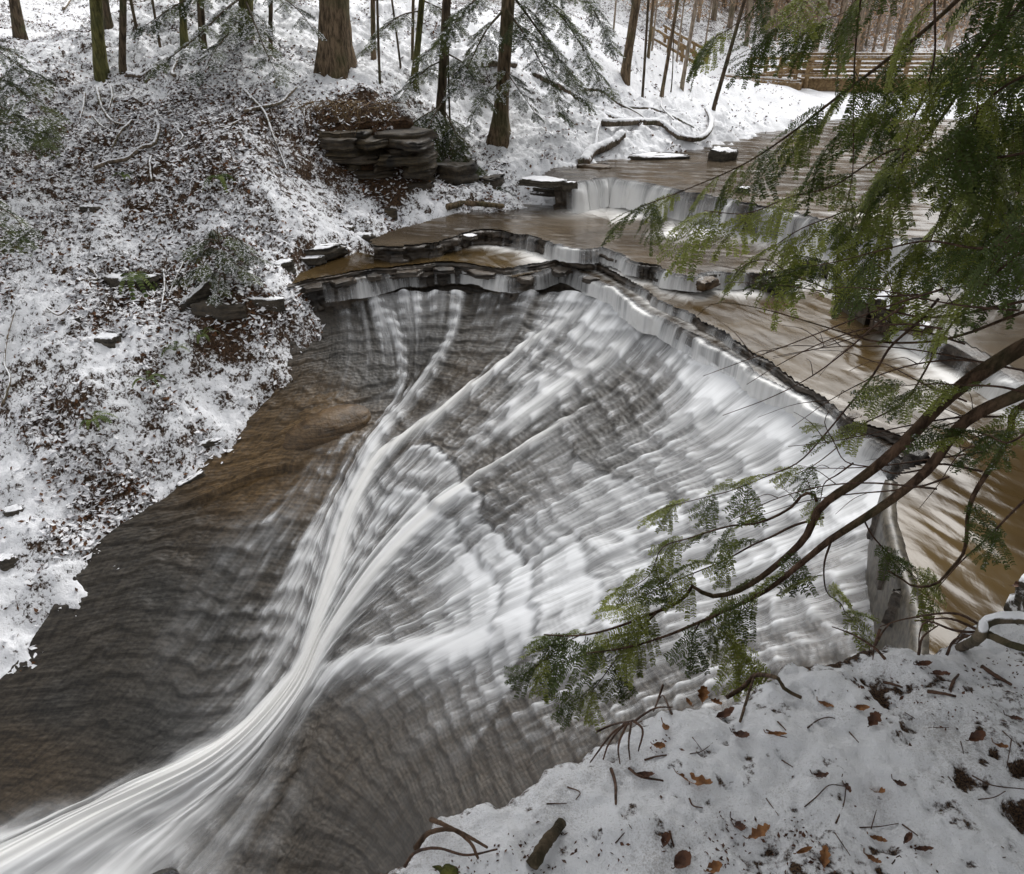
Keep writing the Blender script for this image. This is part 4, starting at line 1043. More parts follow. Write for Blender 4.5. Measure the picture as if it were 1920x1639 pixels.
# far hemlock spray: coarse needles with snow, drawn along +X, drooping
def spray_mesh(name, L, n_side, nl, nw, step, snow, seed, mats, droop=.25, prof=.38, tilt=.35, stem=.004, snow_w=.012):
    rng = np.random.RandomState(seed)
    V = []; F = []; mi = []
    def quad(a, b, c, d, m):
        k = len(V); V.extend([a, b, c, d]); F.append((k, k + 1, k + 2, k + 3)); mi.append(m)
    def strand(P, wid, top):
        # thin stem as a crossed strip
        for i in range(len(P) - 1):
            a, b = P[i], P[i + 1]; t = b - a; t = t / (np.linalg.norm(t) + 1e-9)
            s = np.cross(t, [0, 0, 1.0]); s /= np.linalg.norm(s) + 1e-9; u = np.cross(s, t)
            for q in (s, u): quad(a - q * wid, b - q * wid * .8, b + q * wid * .8, a + q * wid, 1)
    def needles(P, up, dens=1.0):
        for i in range(len(P) - 1):
            a, b = P[i], P[i + 1]; t = b - a; l = np.linalg.norm(t); t = t / (l + 1e-9)
            s = np.cross(up, t); s /= np.linalg.norm(s) + 1e-9; n = np.cross(t, s)
            m = max(1, int(l / step * dens))
            for k in range(m):
                p = a + t * l * (k + rng.rand()) / m
                for sg in (-1, 1):
                    d = t * rng.uniform(.3, .6) + s * sg + n * rng.normal(0, tilt); d /= np.linalg.norm(d)
                    w = np.cross(d, n + rng.normal(0, .3, 3)); w = w / (np.linalg.norm(w) + 1e-9) * nw * .5
                    e = p + d * nl * rng.uniform(.75, 1.15)
                    quad(p - w * .6, p + w * .6, e + w, e - w, 0)
            if snow and rng.rand() < snow * 1.4:
                for q in range(rng.randint(2, 6)):
                    c = a + (b - a) * rng.rand() + s * rng.normal(0, nl * .45) + n * snow_w * .35
                    r_ = snow_w * rng.uniform(.35, 1.0); th = rng.uniform(0, 3.14)
                    e1 = (t * math.cos(th) + s * math.sin(th)) * r_; e2 = (s * math.cos(th) - t * math.sin(th)) * r_ * rng.uniform(.5, 1)
                    k0 = c + n * r_ * .5
                    quad(c - e1, c - e2, c + e1 * .2 + n * r_ * .6, c - e1 * .2 + e2, 2); quad(c + e1, c + e2, c - e1 * .2 + n * r_ * .6, c + e1 * .2 - e2, 2)
    x = np.linspace(0, 1, 14)
    main = np.stack([x * L * (1 - .12 * droop * x), .03 * L * np.sin(x * 5 + seed), -droop * L * x ** 1.8], 1)
    strand(main, stem, 0); needles(main[2:], np.array([0, 0, 1.0]))
    for k in range(n_side):
        f = (k + .6) / (n_side + .6); i = f * 13; j = int(i); p = main[j] + (main[min(j + 1, 13)] - main[j]) * (i - j)
        sg = 1 if k % 2 else -1
        l = L * prof * (math.sin(min(1, f * 1.15 + .12) * math.pi) ** .7 + .12) * rng.uniform(.7, 1.15)
        ang = math.radians(rng.uniform(42, 62)) * sg
        d = np.array([math.cos(ang), math.sin(ang), rng.normal(-.08, .10)])
        y = np.linspace(0, 1, max(4, int(l / (step * 5))))
        tw = p + d * (y * l)[:, None] + np.array([0, 0, -1.0]) * (droop * .9 * l * y ** 1.7)[:, None] + np.array([.18 * l, 0, 0]) * (y ** 2)[:, None]
        strand(tw, stem * .5, 0); needles(tw, np.array([rng.normal(0, .15), rng.normal(0, .15), 1.0]))
    me = make_mesh(name, np.array(V), np.array(F), mats, np.array(mi), smooth=False)
    return me
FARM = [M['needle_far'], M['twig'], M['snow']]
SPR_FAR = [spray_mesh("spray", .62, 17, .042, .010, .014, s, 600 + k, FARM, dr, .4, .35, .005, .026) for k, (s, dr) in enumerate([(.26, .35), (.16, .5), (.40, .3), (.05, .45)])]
def place_spray(parent, origin, P, dirv, me, scale, up=None, roll=0.0):
    """hang a spray mesh at P pointing along dirv"""
    x = Vector([float(c) for c in dirv]).normalized()
    z = Vector((0, 0, 1)); y = z.cross(x)
    if y.length < 1e-3: y = Vector((0, 1, 0))
    y.normalize(); z = x.cross(y)
    m = Matrix((x, y, z)).transposed().to_4x4() @ Matrix.Rotation(roll, 4, 'X')
    m = Matrix.Translation(Vector([float(c) for c in (np.asarray(P) - np.asarray(origin))])) @ m @ Matrix.Scale(scale, 4)
    o = obj("spray", me, parent); o.matrix_basis = m
    return o
def branch(tree, origin, pts, r0, r1, mat, sprays=(), n=26, name="branch"):
    """pts world points; sprays = list of (fraction, side angle in degrees, droop, scale, variant)"""
    P = resample(pts, n)
    V, F = tube(P - origin, np.linspace(r0, r1, n), 6, .06)
    b = obj(name, Bag().add(V, F).mesh(name, [mat]), tree)
    for f, ang, dr, sc, me in sprays:
        i = min(n - 2, int(f * (n - 1))); t = P[i + 1] - P[i]; t = t / np.linalg.norm(t)
        h = np.array([t[0], t[1], 0]); h /= np.linalg.norm(h) + 1e-9
        a = math.radians(ang); d = np.array([h[0] * math.cos(a) - h[1] * math.sin(a), h[0] * math.sin(a) + h[1] * math.cos(a), dr])
        place_spray(b, origin, P[i] + (P[i + 1] - P[i]) * (f * (n - 1) - i), d, me, sc, roll=RNG.uniform(-.4, .4))
    return b
TREES = {}
def tree(key, u, v, ut, vt, wpx, label, mat='bark', flare=1.5, height=13.0, name="tree", bend=0.05, off=0.0, P=None, group=None, cat="tree"):
    b = hit(u, v) if P is None else np.array(P, float)
    q = at_y(ut, vt, b[1]); d = q - b; d = d / d[2] * height
    w = px_size(b, wpx) / 2
    root = empty(name, b, label, cat, group)
    obj("trunk", trunk_mesh(b, b + d, w, w * .45, M[mat], int(u * 7 + v), flare, bend=bend), root)
    TREES[key] = (root, b, b + d)
    return root, b, b + d
tree('oak', 630, 136, 625, 0, 52, "thick straight grey trunk rooted on the cliff top above the hanging roots", 'bark', 1.55, 16, "tree", .04)
tree('hem', 936, 264, 948, 0, 25, "stout hemlock with a spreading root foot on the stream slope", 'bark', 2.3, 14, "hemlock_tree", .06)
tree('l14', 824, 238, 843, 40, 17, "leaning brown hemlock trunk growing from the cliff edge", 'bark_dark', 1.7, 11, "hemlock_tree", .10)
tree('m1', 189, 136, 178, 0, 22, "moss-green trunk, thickest of the trees on the upper left bank", 'bark_green', 1.3, 12, "tree", .04)
tree('m2', 229, 138, 234, 0, 13, "slim brown trunk just right of the moss-green trunk", 'bark_dark', 1.3, 11, "tree", .05)
tree('m3', 38, 72, 26, 0, 19, "dark trunk nearest the top left corner", 'bark_dark', 1.4, 12)
tree('m4', 205, 58, 196, 0, 15, "trunk standing behind the gap of the two left trunks", 'bark_dark', 1.3, 12)
tree('m5', 345, 80, 341, 0, 13, "greenish slim trunk left of the pair behind the snowy sprays", 'bark_green', 1.3, 11)
tree('m6', 381, 94, 377, 0, 14, "brown slim trunk behind the snowy hemlock sprays", 'bark_dark', 1.3, 11)
tree('m7', 461, 86, 460, 0, 27, "broad mossy trunk half hidden by snowy hemlock sprays", 'bark_green', 1.2, 13, "hemlock_tree")
tree('m8', 507, 98, 507, 0, 8, "straight thin trunk right of the broad mossy trunk", 'bark_dark', 1.2, 11)
tree('m9', 262, 80, 245, 0, 6, "thin dark sapling leaning left behind the slim brown trunk", 'bark_dark', 1.1, 8, "sapling")
tree('m10', 300, 88, 288, 0, 5, "very thin dark sapling in front of the greenish trunk", 'bark_dark', 1.1, 8, "sapling")
tree('n1', 700, 112, 701, 0, 9, "thin pale trunk right of the thick straight trunk", 'bark', 1.2, 11)
tree('n2', 713, 168, 706, 0, 5, "thin dark stem rising from the cliff top right of the thick trunk", 'bark_dark', 1.1, 9, "sapling")
tree('n3', 752, 132, 737, 0, 4, "thin sapling with twigs left of the curved trunk", 'bark_dark', 1.1, 8, "sapling")
tree('n4', 773, 115, 773, 0, 6, "slim straight trunk behind the curved trunk", 'bark', 1.2, 10)
tree('n5', 775, 158, 795, 0, 12, "curved-footed trunk between the cliff and the leaning hemlock", 'bark_green', 1.5, 10, "tree", .12)
tree('n6', 845, 255, 842, 60, 4, "pencil-thin dead stem beside the leaning hemlock trunk", 'bark_dark', 1.1, 6, "sapling")
tree('r1', 1170, 152, 1194, 0, 17, "bare trunk leaning right on the far slope left of the stairs", 'bark', 1.3, 12)
tree('r2', 1204, 188, 1216, 40, 5, "thin stem on the snowy slope right of the leaning bare trunk", 'bark_dark', 1.1, 9, "sapling")
tree('r3', 1240, 180, 1272, 0, 7, "slim leaning trunk before the stairs", 'bark', 1.2, 11)
tree('r4', 1336, 210, 1366, 95, 8, "dark stem leaning right on the bright snow before the footbridge", 'bark_dark', 1.2, 8, "sapling")
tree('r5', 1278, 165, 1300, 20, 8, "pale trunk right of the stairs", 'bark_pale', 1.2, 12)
tree('r6', 1258, 172, 1263, 120, 2.5, "short bare stem on the snow below the stairs", 'bark_dark', 1.0, 3, "sapling")
tree('r7', 1215, 110, 1225, 0, 6, "slim trunk at the top of the far slope beside the stairs", 'bark', 1.1, 11)
# far forest behind the bridge
rng = random.Random(11)
k = 0
for i in range(240):
    y = rng.uniform(38, 74); u = rng.uniform(1180, 1780) if i % 5 else rng.uniform(1000, 1250)
    x = (u - 960) / FPX * (y * CP + 1.5)
    b = np.array([x, y, ground(x, y) - .1])
    r = rng.uniform(.05, .14); hgt = rng.uniform(13, 19)
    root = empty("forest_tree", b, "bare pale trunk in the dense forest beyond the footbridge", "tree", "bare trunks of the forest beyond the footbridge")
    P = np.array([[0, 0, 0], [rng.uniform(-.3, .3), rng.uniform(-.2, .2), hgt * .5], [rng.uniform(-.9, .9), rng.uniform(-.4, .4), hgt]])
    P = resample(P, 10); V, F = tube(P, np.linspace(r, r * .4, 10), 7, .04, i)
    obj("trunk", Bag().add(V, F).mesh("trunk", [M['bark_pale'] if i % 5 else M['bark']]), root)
    if i % 2 == 0:
        for q in range(5):
            f = rng.uniform(.12, .7); p = P[int(f * 9)]; a = rng.uniform(0, 6.28); L = rng.uniform(.8, 2.2)
            e = p + np.array([math.cos(a) * L, math.sin(a) * L * .5, rng.uniform(.2, 1.4)])
            V, F = tube(resample(np.array([p, (p + e) / 2 + [0, 0, .1], e]), 5), np.linspace(.022, .007, 5), 4)
            obj("limb", Bag().add(V, F).mesh("limb", [M['bark_pale']]), root)
# young beeches keeping their orange leaves
def beech(u, v, label, n, seed, h=5.0):
    b = hit(u, v); root = empty("beech_sapling", b, label, "sapling")
    rg = np.random.RandomState(seed)
    P = resample(np.array([[0, 0, 0], [.1, 0, h * .5], [.35, .1, h]]), 12); V, F = tube(P, np.linspace(.04, .01, 12), 6)
    obj("trunk", Bag().add(V, F).mesh("trunk", [M['bark_pale']]), root)
    tips = []
    for q in range(16):
        p = P[rg.randint(3, 12)]; a = rg.uniform(0, 6.28); L = rg.uniform(.7, 1.9)
        e = p + np.array([math.cos(a) * L, math.sin(a) * L, rg.uniform(-.1, .5)])
        Q = resample(np.array([p, (p + e) / 2 + [0, 0, .12], e]), 8); V, F = tube(Q, np.linspace(.014, .004, 8), 4); tips += list(Q[2:])
        obj("limb", Bag().add(V, F).mesh("limb", [M['bark_pale']]), root)
    lv = []; lf = []
    tips = np.array(tips)
    for q in range(n):
        c = tips[rg.randint(len(tips))] + rg.normal(0, .09, 3); d = rg.normal(0, 1, 3); d /= np.linalg.norm(d); w = np.cross(d, rg.normal(0, 1, 3)); w /= np.linalg.norm(w)
        s = rg.uniform(.035, .06); k = len(lv); lv += [c - d * s, c + w * s * .5, c + d * s, c - w * s * .5]; lf.append((k, k + 1, k + 2, k + 3))
    o = obj("dry_leaves", make_mesh("dry_leaves", np.array(lv), np.array(lf), M['leaf_pale'], smooth=False), root); o['kind'] = 'stuff'
beech(1222, 95, "young beech with orange leaves above the wooden stairs", 900, 1)
beech(1268, 120, "young beech with orange leaves right of the stairs", 800, 2)
beech(1320, 100, "young beech with orange leaves left of the footbridge railing", 700, 3, 4.5)
beech(1150, 60, "young beech with orange leaves left of the stairs on the slope crest", 500, 4)

# ---------------- snowy hemlock branches on the slope trees
def auto(n, f0=.15, f1=1.0, sc=(.8, 1.2), dr=(-.5, -.1), var=(0, 1, 2)):
    out = []
    for i in range(n):
        f = f0 + (f1 - f0) * (i + .5) / n
        out.append((f, (RNG.uniform(30, 75)) * (1 if i % 2 else -1), RNG.uniform(*dr), RNG.uniform(*sc) * (1.1 - .35 * f), SPR_FAR[RNG.choice(var)]))
    out.append((.97, 0, -.3, sc[0], SPR_FAR[RNG.choice(var)]))
    return out
def tb(key, pts, r0=.025, n=12, **kw):
    root, b, t = TREES[key]
    W = [at_y(u, v, b[1] + dy) for u, v, dy in pts]
    sp = auto(n, **kw)
    branch(root, b, W, r0, .005, M['bark_dark'], sp)
# the stout hemlock: long drooping branches right and left
tb('hem', [(945,-60,0),(1000,-20,-.3),(1060,40,-.6),(1110,120,-.9),(1135,170,-1.1)], .04, 16, sc=(.9, 1.4), var=(0, 1, 3))
tb('hem', [(945,-30,0),(990,30,.3),(1040,100,.4),(1075,150,.3),(1090,190,.2)], .035, 16, sc=(.9, 1.4), var=(0, 1, 3))
tb('hem', [(944,10,0),(980,60,-.6),(1010,110,-1.0),(1040,170,-1.2),(1050,220,-1.2)], .03, 14, sc=(.8, 1.2), var=(0, 1, 3))
tb('hem', [(948,-80,0),(1020,-60,.6),(1090,-10,1.0),(1130,50,1.2),(1140,90,1.2)], .035, 16, sc=(.9, 1.4), var=(0, 1))
tb('hem', [(943,20,0),(910,60,-.6),(880,120,-1.0),(855,170,-1.2)], .03, 13, sc=(.8, 1.2))
tb('hem', [(942,-30,0),(890,0,-.4),(840,60,-.6),(800,100,-.8)], .03, 14, sc=(.8, 1.2))
tb('hem', [(941,120,0),(960,150,-.6),(985,185,-.9),(1005,215,-1.1)], .018, 9, sc=(.6, .9))
tb('hem', [(940,150,0),(915,175,-.7),(890,210,-1.0),(880,240,-1.2)], .018, 9, sc=(.6, .9))
# the leaning hemlock: low fans hanging over the cliff
tb('l14', [(830,190,0),(815,215,-.8),(800,250,-1.3),(790,300,-1.6),(800,350,-1.7)], .022, 24, sc=(.8, 1.2), dr=(-1.2, -.5), var=(0, 2, 1))
tb('l14', [(828,200,0),(790,220,-.7),(760,245,-1.1),(735,280,-1.3)], .02, 18, sc=(.8, 1.1), dr=(-1.0, -.3), var=(0, 2))
tb('l14', [(830,200,0),(850,240,-.9),(870,290,-1.4),(905,330,-1.7),(940,352,-1.9)], .022, 22, sc=(.7, 1.0), dr=(-.7, -.2), var=(1, 3, 0))
tb('l14', [(829,215,0),(820,260,-1.0),(825,310,-1.5),(845,355,-1.7)], .018, 20, sc=(.7, 1.0), dr=(-1.2, -.5), var=(1, 3, 0))
tb('l14', [(836,110,0),(800,130,-.4),(760,170,-.7),(740,200,-.8)], .02, 10, sc=(.7, 1.0))
tb('l14', [(838,100,0),(870,120,-.6),(895,160,-.9),(910,190,-1.0)], .02, 10, sc=(.7, 1.0))
# sprays in front of the broad mossy trunk, upper left
tb('m7', [(460,-10,0),(420,20,-1.5),(380,60,-2.5),(330,100,-3.2),(290,130,-3.6)], .03, 15, sc=(.8, 1.2), var=(0, 2))
tb('m7', [(460,0,0),(480,50,-1.8),(500,100,-2.8),(520,140,-3.3)], .03, 13, sc=(.8, 1.2), var=(0, 2))
tb('m7', [(460,20,0),(430,60,-1.8),(400,100,-2.8),(380,140,-3.2)], .025, 13, sc=(.8, 1.1), var=(0, 2))
tb('m7', [(460,-40,0),(520,-10,-1.0),(560,20,-1.5),(590,60,-1.8)], .025, 8, sc=(.7, 1.0), var=(0, 2))
tb('m7', [(460,-40,0),(390,-20,-1.2),(330,10,-2.0),(270,50,-2.4)], .03, 13, sc=(.8, 1.2), var=(0, 2, 1))
tb('n5', [(790,20,0),(750,30,-.5),(715,60,-.8),(690,90,-1.0)], .02, 9, sc=(.7, 1.0), var=(0, 2))
tb('n5', [(792,0,0),(830,20,-.4),(860,50,-.7)], .02, 8, sc=(.7, 1.0), var=(0, 2))
# hemlocks rooted past the left border
def hem_at(P, label, brs, name="hemlock_tree", r=.12, h=9.0, n=14, **kw):
    P = np.array(P, float); root = empty(name, P, label, "tree")
    obj("trunk", trunk_mesh(P, P + [0, 0, h], r, r * .3, M['bark_dark'], int(P[1] * 100), 1.4), root)
    for pts in brs:
        W = [P + [0, 0, pts[0]]] + [at_d(u, v, d) for u, v, d in pts[1:]]
        branch(root, P, W, .022, .005, M['bark_dark'], auto(n, **kw))
    return root
gxy = (-11.6, 14.5)
hem_at((gxy[0], gxy[1], ground(*gxy)), "dark hemlock reaching in from the upper left border", [
    (4.2, (-60,120,14.6), (10,150,14.2), (60,190,13.8), (95,225,13.6)), (3.6, (-60,190,14.4), (0,200,14), (50,230,13.7), (90,250,13.5)), (4.6, (-60,60,14.6), (-10,90,14.5), (30,120,14.2), (70,150,14)),
    (3.2, (-60,220,14), (-10,225,13.8), (30,240,13.6), (60,255,13.5))], n=15, sc=(.9, 1.3), dr=(-.4, 0), var=(1, 3, 0))
gxy = (-9.9, 11.5)
hem_at((gxy[0], gxy[1], ground(*gxy)), "snowy hemlock branch reaching in at the left border halfway down the slope", [
    (2.4, (-60,360,11.6), (-10,385,11.3), (25,405,11.1), (45,430,11)), (2.0, (-50,410,11.5), (0,425,11.2), (30,445,11))], n=11, sc=(.7, 1.0), dr=(-.5, -.1), var=(0, 2), r=.07, h=5)
# the small snow-loaded hemlock on the ledge
sp_b = hit(425, 545)
root = empty("hemlock_sapling", sp_b, "small bushy hemlock sapling bowed under snow on the ledge above the dark rock", "sapling")
obj("trunk", trunk_mesh(sp_b, sp_b + [.1, -.15, 1.15], .025, .008, M['bark_dark'], 5, 1.2, n=8, sides=7), root)
for k in range(15):
    a = k * 2.4; z = .25 + .85 * k / 15; L = .75 * (1.15 - .55 * k / 15)
    s = sp_b + [.08 * z, -.13 * z, z]; e = s + np.array([math.cos(a) * L, math.sin(a) * L * .8, -.25 * L])
    branch(root, sp_b, [s, (s + e) / 2 + [0, 0, .1], e], .008, .003, M['twig'], auto(5, .3, 1, (.42, .62), (-.9, -.3), (0, 2)), n=12)

# understorey of the far forest: faded leaves still on the twigs, uncountable
rg = np.random.RandomState(61)
n = 70000
x = rg.uniform(3, 46, n); y = rg.uniform(37, 66, n); z = HILL(x, y) + rg.gamma(2.0, 1.3, n)
c = fbm(x * .35, y * .35, 3, 61) + .25 * vnoise(x * 1.2, z * 1.2, 62); ok = c > .55
x, y, z = x[ok], y[ok], z[ok]
d = rg.normal(0, 1, (len(x), 3)); d /= np.linalg.norm(d, axis=1)[:, None]; w = np.cross(d, rg.normal(0, 1, (len(x), 3))); w /= np.linalg.norm(w, axis=1)[:, None]
sz = rg.uniform(.05, .10, (len(x), 1)); c = np.stack([x, y, z], 1)
V = np.stack([c - d * sz, c + w * sz * .5, c + d * sz, c - w * sz * .5], 1).reshape(-1, 3)
o = obj("understorey_leaves", make_mesh("understorey_leaves", V, np.arange(len(x))[:, None] * 4 + [0, 1, 2, 3], M['leaf_pale'], smooth=False))
tag(o, "faded orange leaves hanging on in the far understorey", kind='stuff')
# boughs added above the frame on the bank's trees, to shade the left slope
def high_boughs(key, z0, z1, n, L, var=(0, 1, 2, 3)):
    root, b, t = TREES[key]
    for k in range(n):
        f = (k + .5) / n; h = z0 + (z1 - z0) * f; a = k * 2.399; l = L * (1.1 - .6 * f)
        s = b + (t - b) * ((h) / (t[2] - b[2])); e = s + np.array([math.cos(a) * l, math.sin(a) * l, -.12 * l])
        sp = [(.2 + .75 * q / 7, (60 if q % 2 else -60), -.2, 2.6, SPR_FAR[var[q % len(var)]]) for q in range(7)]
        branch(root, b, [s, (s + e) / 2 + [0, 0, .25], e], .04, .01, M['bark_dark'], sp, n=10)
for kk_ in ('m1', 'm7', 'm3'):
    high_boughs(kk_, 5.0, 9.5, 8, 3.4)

# unseen hemlocks added on the right bank to darken the pool's reflections
for q, (x, y, lab) in enumerate([(12.5, 9.0, "unseen hemlock added past the right border, nearest the brown pool"), (13.5, 15.0, "unseen hemlock added past the right border behind the nearest one"), (17.0, 21.0, "unseen hemlock added past the right border by the upper cascade")]):
    b = np.array([x, y, ground(x, y)]); root = empty("hemlock_tree", b, lab, "tree")
    obj("trunk", trunk_mesh(b, b + [.2, .1, 14], .22, .08, M['bark'], 70 + q, 1.5), root)
    TREES['rb%d' % q] = (root, b, b + np.array([.2, .1, 14])); high_boughs('rb%d' % q, 1.6, 12, 40, 3.4, (3,))
# ================================================================== THE NEAR HEMLOCKS
NEARM = [M['needle'], M['twig'], M['snow']]
SPR = [spray_mesh("spray", .36, 19, .0175, .0062, .0066, s, 700 + k, NEARM, dr, .42, .22, .0016, .0034) for k, (s, dr) in enumerate([(.16, .35), (.12, .55), (.10, .8), (.35, .3)])]
SPRS = [spray_mesh("spray", .24, 13, .0165, .0058, .0064, s, 720 + k, NEARM, dr, .46, .25, .0014, .0034) for k, (s, dr) in enumerate([(.20, .4), (.34, .3), (.22, .6)])]
R6 = random.Random(23)
def near_auto(n, f0, f1, sc, dr, var, ang=(25, 70), tip=True):
    out = []
    for i in range(n):
        f = f0 + (f1 - f0) * (i + .5 + R6.uniform(-.3, .3)) / n
        out.append((min(.96, f), R6.uniform(*ang) * (1 if i % 2 else -1), R6.uniform(*dr), R6.uniform(*sc), R6.choice(var)))
    if tip: out.append((.97, 0, R6.uniform(*dr) * .6, R6.uniform(*sc), R6.choice(var)))
    return out
def limb(tree_, org, pts, r0, r1, sprays, n=40, name="limb"):
    W = np.array([at_d(u, v, d) for u, v, d in pts])
    P = resample(W, n)
    V, F = tube(P - org, np.linspace(r0 ** .6, r1 ** .6, n) ** (1 / .6), 8 if r0 > .01 else 5, .05, int(pts[0][0]))
    b = obj(name, Bag().add(V, F).mesh(name, [M['limb'] if r0 > .006 else M['twig']]), tree_)
    for f, a, dr, sc, me in sprays:
        i = min(n - 2, int(f * (n - 1))); q = P[i] + (P[i + 1] - P[i]) * (f * (n - 1) - i)
        t = P[i + 1] - P[i]; t /= np.linalg.norm(t)
        h = np.array([t[0], t[1], 0]); l = np.linalg.norm(h)
        h = h / l if l > .25 else np.array([-.8, -.3, 0])
        h = h / np.linalg.norm(h)
        a_ = math.radians(a); d = np.array([h[0] * math.cos(a_) - h[1] * math.sin(a_), h[0] * math.sin(a_) + h[1] * math.cos(a_), dr])
        place_spray(b, org, q, d, me, sc, roll=R6.uniform(-.5, .5))
    return b, P
# --- tree one: the low limbs over the falls, rooted to the right of the viewer
o1 = np.array([2.75, 1.75, ZK - .1])
h1 = empty("hemlock_tree", o1, "near hemlock with bare brown limbs bending low over the falls from the right", "tree")
obj("trunk", trunk_mesh(o1, o1 + [.2, .1, 9], .16, .06, M['bark'], 31, 1.5), h1)
S, SS = SPR, SPRS
limb(h1, o1, [(2330,520,1.95),(2080,575,2.4),(1920,650,2.7),(1790,735,2.8),(1690,835,2.9),(1610,900,3.0),(1540,950,3.05),(1500,1020,3.1),(1400,1100,3.2),(1330,1118,3.25),(1300,1098,3.25),(1270,1130,3.3),(1150,1178,3.4),(1080,1192,3.45),(1020,1190,3.5)], .042, .003,
     near_auto(6, .78, 1, (.75, 1.0), (-.5, -.1), SS + S[:1], (30, 80)) + [(.60, 70, -.5, .8, SS[1]), (.66, -60, -.7, .8, SS[0]), (.70, 60, -.6, .9, SS[2])], 60)
limb(h1, o1, [(2350,560,1.95),(2080,660,2.4),(1920,735,2.6),(1810,790,2.7),(1740,880,2.8),(1660,945,2.85),(1560,1010,2.9),(1510,1050,2.95),(1440,1105,3.05),(1360,1145,3.15),(1250,1192,3.25),(1170,1215,3.3),(1100,1225,3.32)], .036, .003,
     near_auto(7, .62, 1, (.75, 1.05), (-.8, -.2), SS + S[:1], (30, 80)), 60)
limb(h1, o1, [(2250,640,2.3),(1990,730,2.6),(1905,770,2.7),(1895,805,2.7),(1875,850,2.72),(1830,920,2.75),(1815,965,2.77),(1812,1010,2.8),(1805,1040,2.8),(1780,1070,2.82),(1755,1095,2.84),(1715,1100,2.86),(1690,1085,2.9),(1665,1070,2.9)], .020, .003,
     [(.35, 60, -.2, .8, SS[0]), (.45, -70, -.3, .8, SS[2]), (.62, 50, -.3, .7, SS[0])], 44)
limb(h1, o1, [(2100,540,2.6),(1920,565,2.9),(1805,588,3.0),(1730,595,3.1),(1660,580,3.2),(1590,560,3.3),(1530,533,3.4),(1476,511,3.5),(1440,487,3.6),(1395,497,3.6),(1375,520,3.6)], .008, .0018, [(.72, 40, -.2, .5, SS[0])], 40)
limb(h1, o1, [(2100,520,2.6),(1920,585,2.8),(1805,628,2.9),(1730,642,3.0),(1640,640,3.1),(1570,620,3.2),(1510,602,3.3),(1440,582,3.4),(1366,568,3.5),(1330,573,3.5),(1308,592,3.5)], .008, .0015, [], 40)
limb(h1, o1, [(2060,380,2.4),(1960,440,2.7),(1880,500,2.8),(1825,562,2.9),(1770,628,2.9),(1732,700,3.0),(1692,756,3.0),(1610,800,3.1),(1580,830,3.1),(1530,870,3.15),(1490,890,3.2)], .009, .0018,
     near_auto(4, .62, 1, (.55, .8), (-.4, .0), SS), 40)
limb(h1, o1, [(1760,560,2.95),(1720,606,3.0),(1670,650,3.05),(1634,708,3.1),(1586,767,3.15),(1550,811,3.2),(1498,866,3.2),(1440,892,3.25),(1370,920,3.3),(1300,938,3.35),(1245,952,3.35)], .006, .0015,
     near_auto(6, .62, 1, (.6, .9), (-.5, -.1), SS[:2]), 40)
limb(h1, o1, [(1842,884,2.8),(1765,870,2.85),(1732,880,2.9),(1678,888,2.9),(1640,877,2.95),(1586,866,3.0),(1564,830,3.0),(1546,793,3.0),(1555,770,3.0)], .005, .0015, [(.9, 30, .1, .4, SS[0])], 30)
limb(h1, o1, [(1600,868,3.0),(1570,890,3.02),(1546,906,3.05),(1538,940,3.1)], .004, .0015, [(.9, 30, -.4, .5, SS[1])], 14)
limb(h1, o1, [(1531,940,3.06),(1525,926,3.06),(1505,928,3.08),(1480,954,3.1),(1425,980,3.15),(1366,987,3.2),(1293,1009,3.25),(1242,1027,3.3),(1220,1075,3.3),(1190,1100,3.35)], .007, .0015,
     near_auto(7, .25, 1, (.6, .9), (-.7, -.1), SS), 34)
limb(h1, o1, [(1545,970,3.05),(1490,985,3.1),(1450,1005,3.15),(1415,1020,3.2),(1360,1050,3.25),(1300,1075,3.3),(1240,1100,3.3),(1205,1120,3.35)], .006, .0015, near_auto(6, .3, 1, (.6, .9), (-.6, -.1), SS), 30)
limb(h1, o1, [(2000,880,2.5),(1920,940,2.6),(1850,1010,2.7),(1805,1050,2.75),(1760,1100,2.8)], .006, .0018, [(.5, 60, -.2, .6, SS[2])], 20)
limb(h1, o1, [(1560,1010,2.95),(1545,1060,3.0),(1550,1110,3.05),(1575,1130,3.05),(1585,1150,3.1)], .005, .0015, near_auto(3, .3, 1, (.7, 1.0), (-.9, -.3), SS), 16)
limb(h1, o1, [(1620,975,2.9),(1640,1010,2.92),(1690,1060,2.95),(1720,1085,3.0)], .004, .0015, near_auto(3, .1, 1, (.6, .9), (-.6, -.2), SS), 16)
limb(h1, o1, [(1300,1190,3.25),(1320,1160,3.25),(1350,1180,3.25),(1380,1200,3.2)], .004, .0015, near_auto(3, .2, 1, (.7, 1.0), (-1.0, -.3), SS), 12)
limb(h1, o1, [(1230,1150,3.3),(1200,1180,3.32),(1160,1230,3.35),(1130,1270,3.35),(1100,1310,3.4)], .004, .0015, near_auto(4, .2, 1, (.6, .9), (-1.1, -.4), SS), 16)
limb(h1, o1, [(1090,1190,3.44),(1060,1205,3.45),(1030,1230,3.45),(1005,1250,3.45)], .003, .0012, near_auto(3, .2, 1, (.6, .85), (-.8, -.2), SS), 12)
limb(h1, o1, [(1920,735,2.58),(1870,725,2.6),(1800,722,2.65),(1740,720,2.7),(1690,724,2.7)], .005, .0015, near_auto(5, .2, 1, (.6, .85), (-.5, .0), [SS[1], SS[0]]), 20)
limb(h1, o1, [(1940,800,2.5),(1890,830,2.5),(1850,815,2.55),(1815,825,2.6)], .005, .0015, near_auto(4, .1, 1, (.6, .9), (-.4, .0), [SS[0], SS[1]]), 16)
